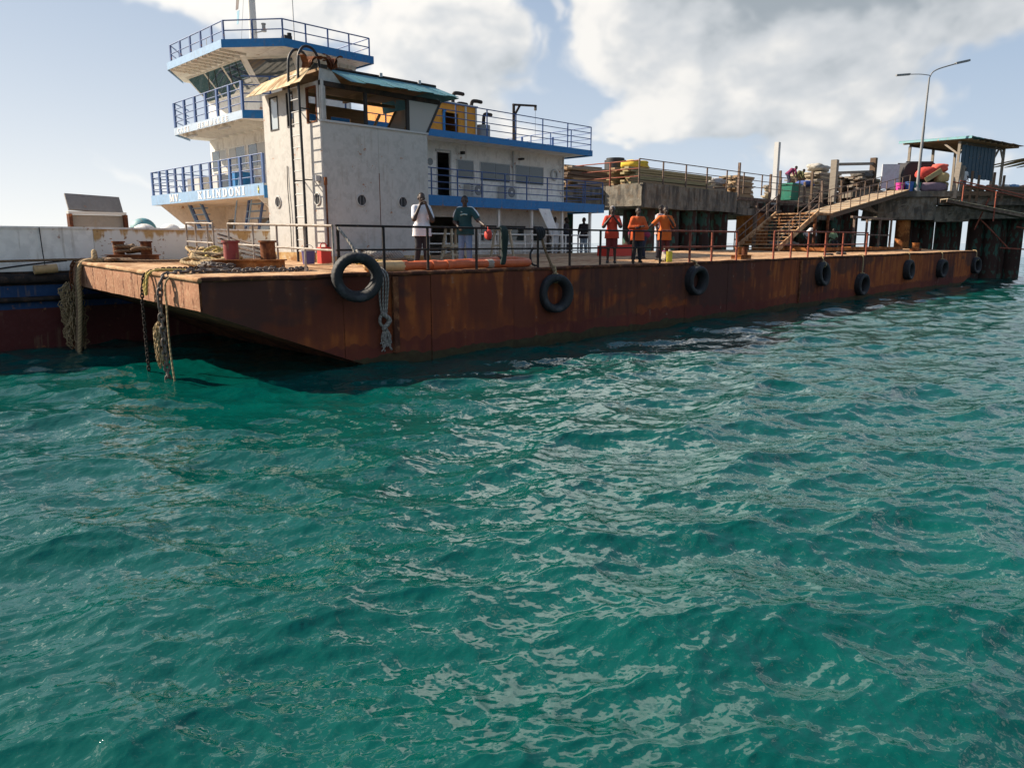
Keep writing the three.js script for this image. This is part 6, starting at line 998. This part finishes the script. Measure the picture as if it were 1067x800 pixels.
function person(o) {
  const { label, at, yaw, height = 1.75, group } = o, J = { hip: [0, 0.93, 0], chest: [0, 1.30, 0], neck: [0, 1.48, 0], head: [0.02, 1.635, 0], look: [1, 0, 0], sh: 0.165,
    kL: [0.02, 0.50, -0.10], aL: [-0.02, 0.085, -0.11], kR: [0.02, 0.50, 0.10], aR: [-0.02, 0.085, 0.12], eL: [-0.02, 1.14, -0.25], wL: [0.06, 0.88, -0.26], eR: [-0.02, 1.14, 0.25], wR: [0.06, 0.88, 0.26], hand: 'relaxed', footDir: 0, ...o.pose };
  const s = height / 1.75, cx = J.chest[0], sy = J.neck[1] - 0.07, sx = J.neck[0], shL = [sx, sy, -J.sh], shR = [sx, sy, J.sh], hL = [J.hip[0], J.hip[1] - 0.02, -0.085], hR = [J.hip[0], J.hip[1] - 0.02, 0.085];
  const torso = [[...J.hip, ...J.chest, 0.145, 0.150, 1.32], [J.hip[0], J.hip[1], -0.05, J.hip[0], J.hip[1], 0.05, 0.125, 0.125, 1.2], [sx, sy - 0.03, -0.085, sx, sy - 0.03, 0.085, 0.088, 0.088, 1.15], [...J.chest, sx, sy - 0.03, 0, 0.15, 0.115, 1.32]];
  const arm = (sh, e, w) => [[...sh, ...e, 0.062, 0.049], [...e, ...w, 0.049, 0.031]], leg = (h, k, a) => [[...h, ...k, 0.088, 0.056], [...k, ...a, 0.055, 0.036]];
  const foot = (a) => [[a[0] - 0.03, a[1] - 0.045, a[2], a[0] + 0.15, a[1] - 0.055, a[2] * 1.12, 0.037, 0.028]];
  const armL = arm(shL, J.eL, J.wL), armR = arm(shR, J.eR, J.wR), legL = leg(hL, J.kL, J.aL), legR = leg(hR, J.kR, J.aR), neck = [[J.neck[0], J.neck[1] - 0.03, 0, J.head[0] - 0.015, J.head[1] - 0.07, J.head[2] * 0.6, 0.058, 0.054]];
  const all = [...torso, ...armL, ...armR, ...legL, ...legR, ...foot(J.aL), ...foot(J.aR), ...neck], lo = [9, 9, 9], hi = [-9, -9, -9];
  for (const b of all) for (let k = 0; k < 3; k++) { lo[k] = Math.min(lo[k], b[k] - b[6] - 0.06, b[k + 3] - b[7] - 0.06); hi[k] = Math.max(hi[k], b[k] + b[6] + 0.06, b[k + 3] + b[7] + 0.06); }
  const V = (a) => new THREE.Vector3(...a), body = [surfaceNet(boneField(all, 0.045), lo, hi, 0.0165)];
  const look = V(J.look).normalize(), upv = new THREE.Vector3(0, 1, 0).addScaledVector(look, -look.y).normalize();
  body.push(placed(headGeo, V(J.head), upv, look, false, 1.02));
  for (const [e, w, mir] of [[J.eL, J.wL, true], [J.eR, J.wR, false]]) { const d = V(w).sub(V(e)).normalize(), inward = new THREE.Vector3(Math.abs(d.y) > 0.8 ? 0.5 : 0.2, -0.3, mir ? 0.9 : -0.9); body.push(placed(handGeos[J.hand], V(w), d, inward, mir, 0.98)); }
  const root = thing('person', label, 'person', at, group), m4 = new THREE.Matrix4().makeRotationY(yaw).multiply(new THREE.Matrix4().makeScale(s, s, s)).setPosition(at);
  const add = (name, list, mat, lab) => { const g = join(list.map((q) => { const r = q.index ? q.toNonIndexed() : q.clone(); r.deleteAttribute('uv'); return metric(r); })); g.applyMatrix4(m4); return part(root, name, g, mat, lab); };
  add('body', body, o.skin ?? M.skin);
  if (o.cap) add('cap', [placed(hairGeo.clone().scale(1.06, 1.08, 1.06), V(J.head), upv, look, false, 1.03)], o.cap); else add('hair', [placed(hairGeo, V(J.head), upv, look, false, 1.02)], M.hair);
  const fold = (x, y, z) => 0.010 * (fbm(y * 9 + x * 4 + 3, z * 9 + x * 5 + 7, 3) - 0.5);
  const cut = (a, b, t) => a.map((v, k) => v + (b[k] - v) * t);
  if (o.top) {
    const sl = o.sleeve ?? 0.8, hem = o.hem ?? 0.0, up = V(J.chest).sub(V(J.hip)).normalize(), low = V(J.hip).addScaledVector(up, -0.16 - hem), bones = [...torso, [low.x, low.y, -0.085, low.x, low.y, 0.085, 0.130, 0.130, 1.06], [J.hip[0], J.hip[1], -0.07, low.x, low.y, -0.085, 0.135, 0.130, 1.06], [J.hip[0], J.hip[1], 0.07, low.x, low.y, 0.085, 0.135, 0.130, 1.06]];
    for (const [sh, e, w] of [[shL, J.eL, J.wL], [shR, J.eR, J.wR]]) { if (sl > 1) { bones.push([...sh, ...e, 0.062, 0.05], [...e, ...cut(e, w, sl - 1), 0.05, 0.04]); } else bones.push([...sh, ...cut(sh, e, sl), 0.058, 0.055]); }
    const g = boneField(bones, 0.04, 0.017), hipV = V(J.hip), dir = V(J.chest).sub(hipV).normalize();
    const f = (x, y, z) => { const q = g(x, y, z); if (q > 0.04) return q; const below = -((x - hipV.x) * dir.x + (y - hipV.y) * dir.y + (z - hipV.z) * dir.z) - 0.10 - hem, nk = (x - J.neck[0]) * dir.x + (y - J.neck[1]) * dir.y - 0.012; return Math.max(q + (q > -0.03 ? fold(x, y, z) : 0), below, nk); };
    add('shirt', [surfaceNet(f, lo, hi, 0.0165)], o.top, o.topLabel);
  }
  if (o.legs) {
    const len = o.legLen ?? 1.9, bones = [torso[1], [...J.hip, ...cut(J.hip, J.chest, 0.3), 0.14, 0.14, 1.3]];
    for (const [h, k, a] of [[hL, J.kL, J.aL], [hR, J.kR, J.aR]]) { if (len > 1) bones.push([...h, ...k, 0.094, 0.066], [...k, ...cut(k, a, len - 1), 0.066, 0.056]); else bones.push([...h, ...cut(h, k, len), 0.096, 0.078]); }
    const g = boneField(bones, 0.03, 0.010), up = V(J.chest).sub(V(J.hip)).normalize(), f = (x, y, z) => { const q = g(x, y, z); if (q > 0.04) return q; return Math.max(q + (q > -0.03 ? fold(x, y, z) : 0), (x - J.hip[0]) * up.x + (y - J.hip[1]) * up.y + (z - J.hip[2]) * up.z - 0.13); };
    add('trousers', [surfaceNet(f, lo, hi, 0.0165)], o.legs);
  }
  if (o.stripe) { const list = []; for (const [sh, e] of [[shL, J.eL], [shR, J.eR]]) { const a = V(sh).add(new THREE.Vector3(0, 0.075, 0)), b = V(cut(sh, e, 0.75)).add(new THREE.Vector3(0, 0.05, sh[2] > 0 ? 0.06 : -0.06)); list.push(tube([V([sx, sy + 0.08, sh[2] * 0.45]), a, V(cut(sh, e, 0.35)).add(new THREE.Vector3(0, 0.05, sh[2] > 0 ? 0.065 : -0.065)), b], 0.022, 14, 6)); } add('sleeve_stripe', list, cloth(0.7, 0.7, 0.7)); add('chest_print', [tube([V([cx + 0.128, 1.30, -0.07]), V([cx + 0.136, 1.31, 0]), V([cx + 0.128, 1.29, 0.08])], 0.022, 10, 6), tube([V([cx + 0.135, 1.36, 0.05]), V([cx + 0.135, 1.37, 0.07])], 0.014, 6, 6)], cloth(0.30, 0.42, 0.40)); }
  if (o.shoes) add('shoe', [surfaceNet(boneField([...foot(J.aL), ...foot(J.aR)], 0.02, 0.012), [lo[0], -0.04, lo[2]], [hi[0], 0.14, hi[2]], 0.0165)], o.shoes);
  return root;
}
{
  const toCam = -Math.PI * 0.75, D = (u, v) => P(u, deckH(v, u) + 0.012, v), orange = cloth(0.66, 0.11, 0.025), orange2 = cloth(0.62, 0.13, 0.02), redOrange = cloth(0.60, 0.055, 0.025);
  const men = 'men standing at the barge rail';
  person({ label: 'man in a white shirt holding both hands to his face by the deckhouse', at: D(11.62, 14.75), yaw: toCam + 0.35, height: 1.79, group: men, pose: { eL: [0.16, 1.12, -0.22], wL: [0.20, 1.47, -0.075], eR: [0.18, 1.14, 0.22], wR: [0.19, 1.45, 0.085], hand: 'grip', kL: [0.03, 0.5, -0.09], aR: [-0.06, 0.085, 0.14] }, top: cloth(0.70, 0.70, 0.74), hem: 0.08, legs: cloth(0.016, 0.017, 0.024), legLen: 1.9, shoes: M.black });
  person({ label: 'man in a dark green football shirt and blue jeans resting a hand on the rail', at: D(12.95, 14.65), yaw: toCam - 0.15, height: 1.77, group: men, pose: { eL: [0.10, 1.16, -0.36], wL: [0.34, 1.03, -0.56], eR: [0.02, 1.13, 0.26], wR: [0.20, 0.98, 0.12], head: [0.03, 1.635, 0], look: [0.9, -0.1, -0.2] }, top: cloth(0.012, 0.055, 0.06), sleeve: 0.8, hem: 0.03, legs: cloth(0.13, 0.23, 0.38), shoes: M.dark, stripe: true });
  person({ label: 'leftmost man in orange with his hands at his chin', at: D(18.7, 14.35), yaw: toCam - 0.1, height: 1.70, group: men, pose: { eL: [0.16, 1.14, -0.26], wL: [0.22, 1.42, -0.06], eR: [0.14, 1.14, 0.27], wR: [0.22, 1.40, 0.07], hand: 'grip', sh: 0.175 }, top: redOrange, hem: 0.06, sleeve: 0.9, legs: cloth(0.16, 0.02, 0.02), legLen: 0.95, cap: cloth(0.35, 0.33, 0.33), shoes: M.dark });
  person({ label: 'middle man in an orange work jacket with folded arms', at: D(19.9, 14.25), yaw: toCam + 0.1, height: 1.70, group: men, pose: { eL: [0.06, 1.13, -0.27], wL: [0.24, 1.12, 0.02], eR: [0.06, 1.13, 0.27], wR: [0.25, 1.16, -0.02] }, top: orange, sleeve: 1.8, hem: 0.12, legs: cloth(0.02, 0.022, 0.03), shoes: M.dark });
  person({ label: 'rightmost man in orange reaching his hand along the rail', at: D(21.5, 14.3), yaw: toCam + 0.1, height: 1.78, group: men, pose: { eR: [0.08, 1.20, 0.42], wR: [0.22, 1.04, 0.66], eL: [0.14, 1.13, -0.26], wL: [0.24, 1.36, -0.08], sh: 0.175 }, top: orange2, sleeve: 0.95, hem: 0.14, legs: cloth(0.10, 0.02, 0.022), legLen: 1.3, shoes: M.dark });
  person({ label: 'man in a pale shirt half hidden behind the rightmost man in orange', at: D(22.2, 14.95), yaw: toCam + 0.9, height: 1.86, group: men, pose: { eL: [0.06, 1.15, -0.25], wL: [0.22, 1.05, -0.15] }, top: cloth(0.55, 0.40, 0.38), legs: cloth(0.018, 0.018, 0.028), shoes: M.dark });
  person({ label: 'stooping person in maroon bending down behind the rail', at: D(22.9, 16.2), yaw: toCam - 1.0, height: 1.70, pose: { hip: [-0.12, 0.88, 0], chest: [0.18, 1.08, 0], neck: [0.40, 1.16, 0], head: [0.52, 1.20, 0], look: [0.9, -0.6, 0.3], eL: [0.42, 0.86, -0.24], wL: [0.52, 0.62, -0.18], eR: [0.42, 0.86, 0.22], wR: [0.5, 0.62, 0.14], kL: [0.06, 0.47, -0.12], kR: [0.04, 0.47, 0.12] }, top: cloth(0.20, 0.03, 0.075), legs: cloth(0.02, 0.03, 0.06), shoes: M.dark, cap: cloth(0.22, 0.23, 0.22) });
  const crew = 'people on the ferry main deck';
  person({ label: 'person in white standing in the stern doorway of the ferry', at: P(24.6, 1.84, 22.0), yaw: toCam + 0.6, height: 1.72, group: crew, pose: {}, top: cloth(0.72, 0.72, 0.72), hem: 0.3, sleeve: 1.7, legs: cloth(0.65, 0.65, 0.66), cap: cloth(0.72, 0.72, 0.72) });
  person({ label: 'person in dark clothes beside the one in white at the ferry stern', at: P(25.5, 1.84, 22.1), yaw: toCam + 1.2, height: 1.70, group: crew, pose: { wR: [0.25, 1.0, 0.15] }, top: cloth(0.03, 0.03, 0.04), sleeve: 1.6, legs: cloth(0.04, 0.045, 0.06), shoes: M.dark });
  person({ label: 'person in pale blue trousers at the very stern of the ferry', at: P(26.6, 1.84, 22.0), yaw: toCam - 0.4, height: 1.72, group: crew, pose: { wL: [0.22, 1.05, -0.1] }, top: cloth(0.03, 0.028, 0.035), legs: cloth(0.30, 0.38, 0.46), shoes: M.dark });
  const load = 'workers on the jetty timber';
  const stoop = { hip: [-0.10, 0.9, 0], chest: [0.16, 1.14, 0], neck: [0.36, 1.26, 0], head: [0.50, 1.32, 0], look: [0.9, -0.5, 0], eL: [0.40, 0.98, -0.22], wL: [0.5, 0.72, -0.16], eR: [0.40, 0.98, 0.22], wR: [0.5, 0.72, 0.16] };
  person({ label: 'worker in maroon and dark trousers stooping over the grey timber', at: P(54.2, 6.52, 25.5), yaw: -0.7, height: 1.75, group: load, pose: stoop, top: cloth(0.20, 0.03, 0.09), sleeve: 1.6, legs: cloth(0.03, 0.035, 0.07), shoes: M.dark });
  person({ label: 'worker in olive stooping farther along the grey timber', at: P(56.6, 6.52, 26.0), yaw: -0.8, height: 1.72, group: load, pose: { ...stoop, chest: [0.14, 1.18, 0] }, top: cloth(0.12, 0.12, 0.05), sleeve: 1.6, legs: cloth(0.18, 0.13, 0.10), shoes: M.dark });
  person({ label: 'person in a white shirt standing at the jetty edge by the shed post', at: Q(32.75, 6.12, 55.7), yaw: toCam, height: 1.66, pose: {}, top: cloth(0.66, 0.66, 0.66), legs: cloth(0.10, 0.12, 0.20), cap: cloth(0.42, 0.28, 0.16), shoes: M.dark });
  person({ label: 'person in white leaning under the stair landing', at: P(46.0, deckH(20.4, 46) + 0.012, 20.2), yaw: toCam + 1.5, height: 1.72, pose: { ...stoop }, top: cloth(0.66, 0.67, 0.72), sleeve: 1.5, legs: cloth(0.03, 0.03, 0.035), shoes: M.dark });
  person({ label: 'person in pale green sitting on a crate under the walkway', at: P(49.3, deckH(20, 49) + 0.012, 20), yaw: toCam, height: 1.70, pose: { hip: [0, 0.48, 0], chest: [0.06, 0.86, 0], neck: [0.09, 1.03, 0], head: [0.12, 1.19, 0], kL: [0.42, 0.50, -0.12], aL: [0.42, 0.085, -0.12], kR: [0.42, 0.50, 0.12], aR: [0.42, 0.085, 0.12], eL: [0.12, 0.72, -0.25], wL: [0.35, 0.62, -0.12], eR: [0.12, 0.72, 0.25], wR: [0.35, 0.62, 0.12] }, top: cloth(0.26, 0.40, 0.24), legs: cloth(0.05, 0.05, 0.06), shoes: M.dark });
  { const t = thing('wooden_crate', 'slatted wooden crate used as a seat under the walkway', 'crate', P(49.3, deckH(20, 49) + 0.012, 20)), y = deckH(20, 49) + 0.012; part(t, 'top', bx(49.05, 49.6, y + 0.34, y + 0.37, 19.72, 20.3), M.woodTan); for (let k = 0; k < 4; k++) part(t, 'slat', bx(49.05, 49.6, y + 0.01 + k * 0.083, y + 0.075 + k * 0.083, 19.72, 19.74), M.woodTan); for (const [a, b] of [[49.06, 49.1], [49.55, 49.59]]) part(t, 'leg', bx(a, b, y, y + 0.34, 19.745, 20.29), M.woodDark); }
}
renderer.render(scene, camera);
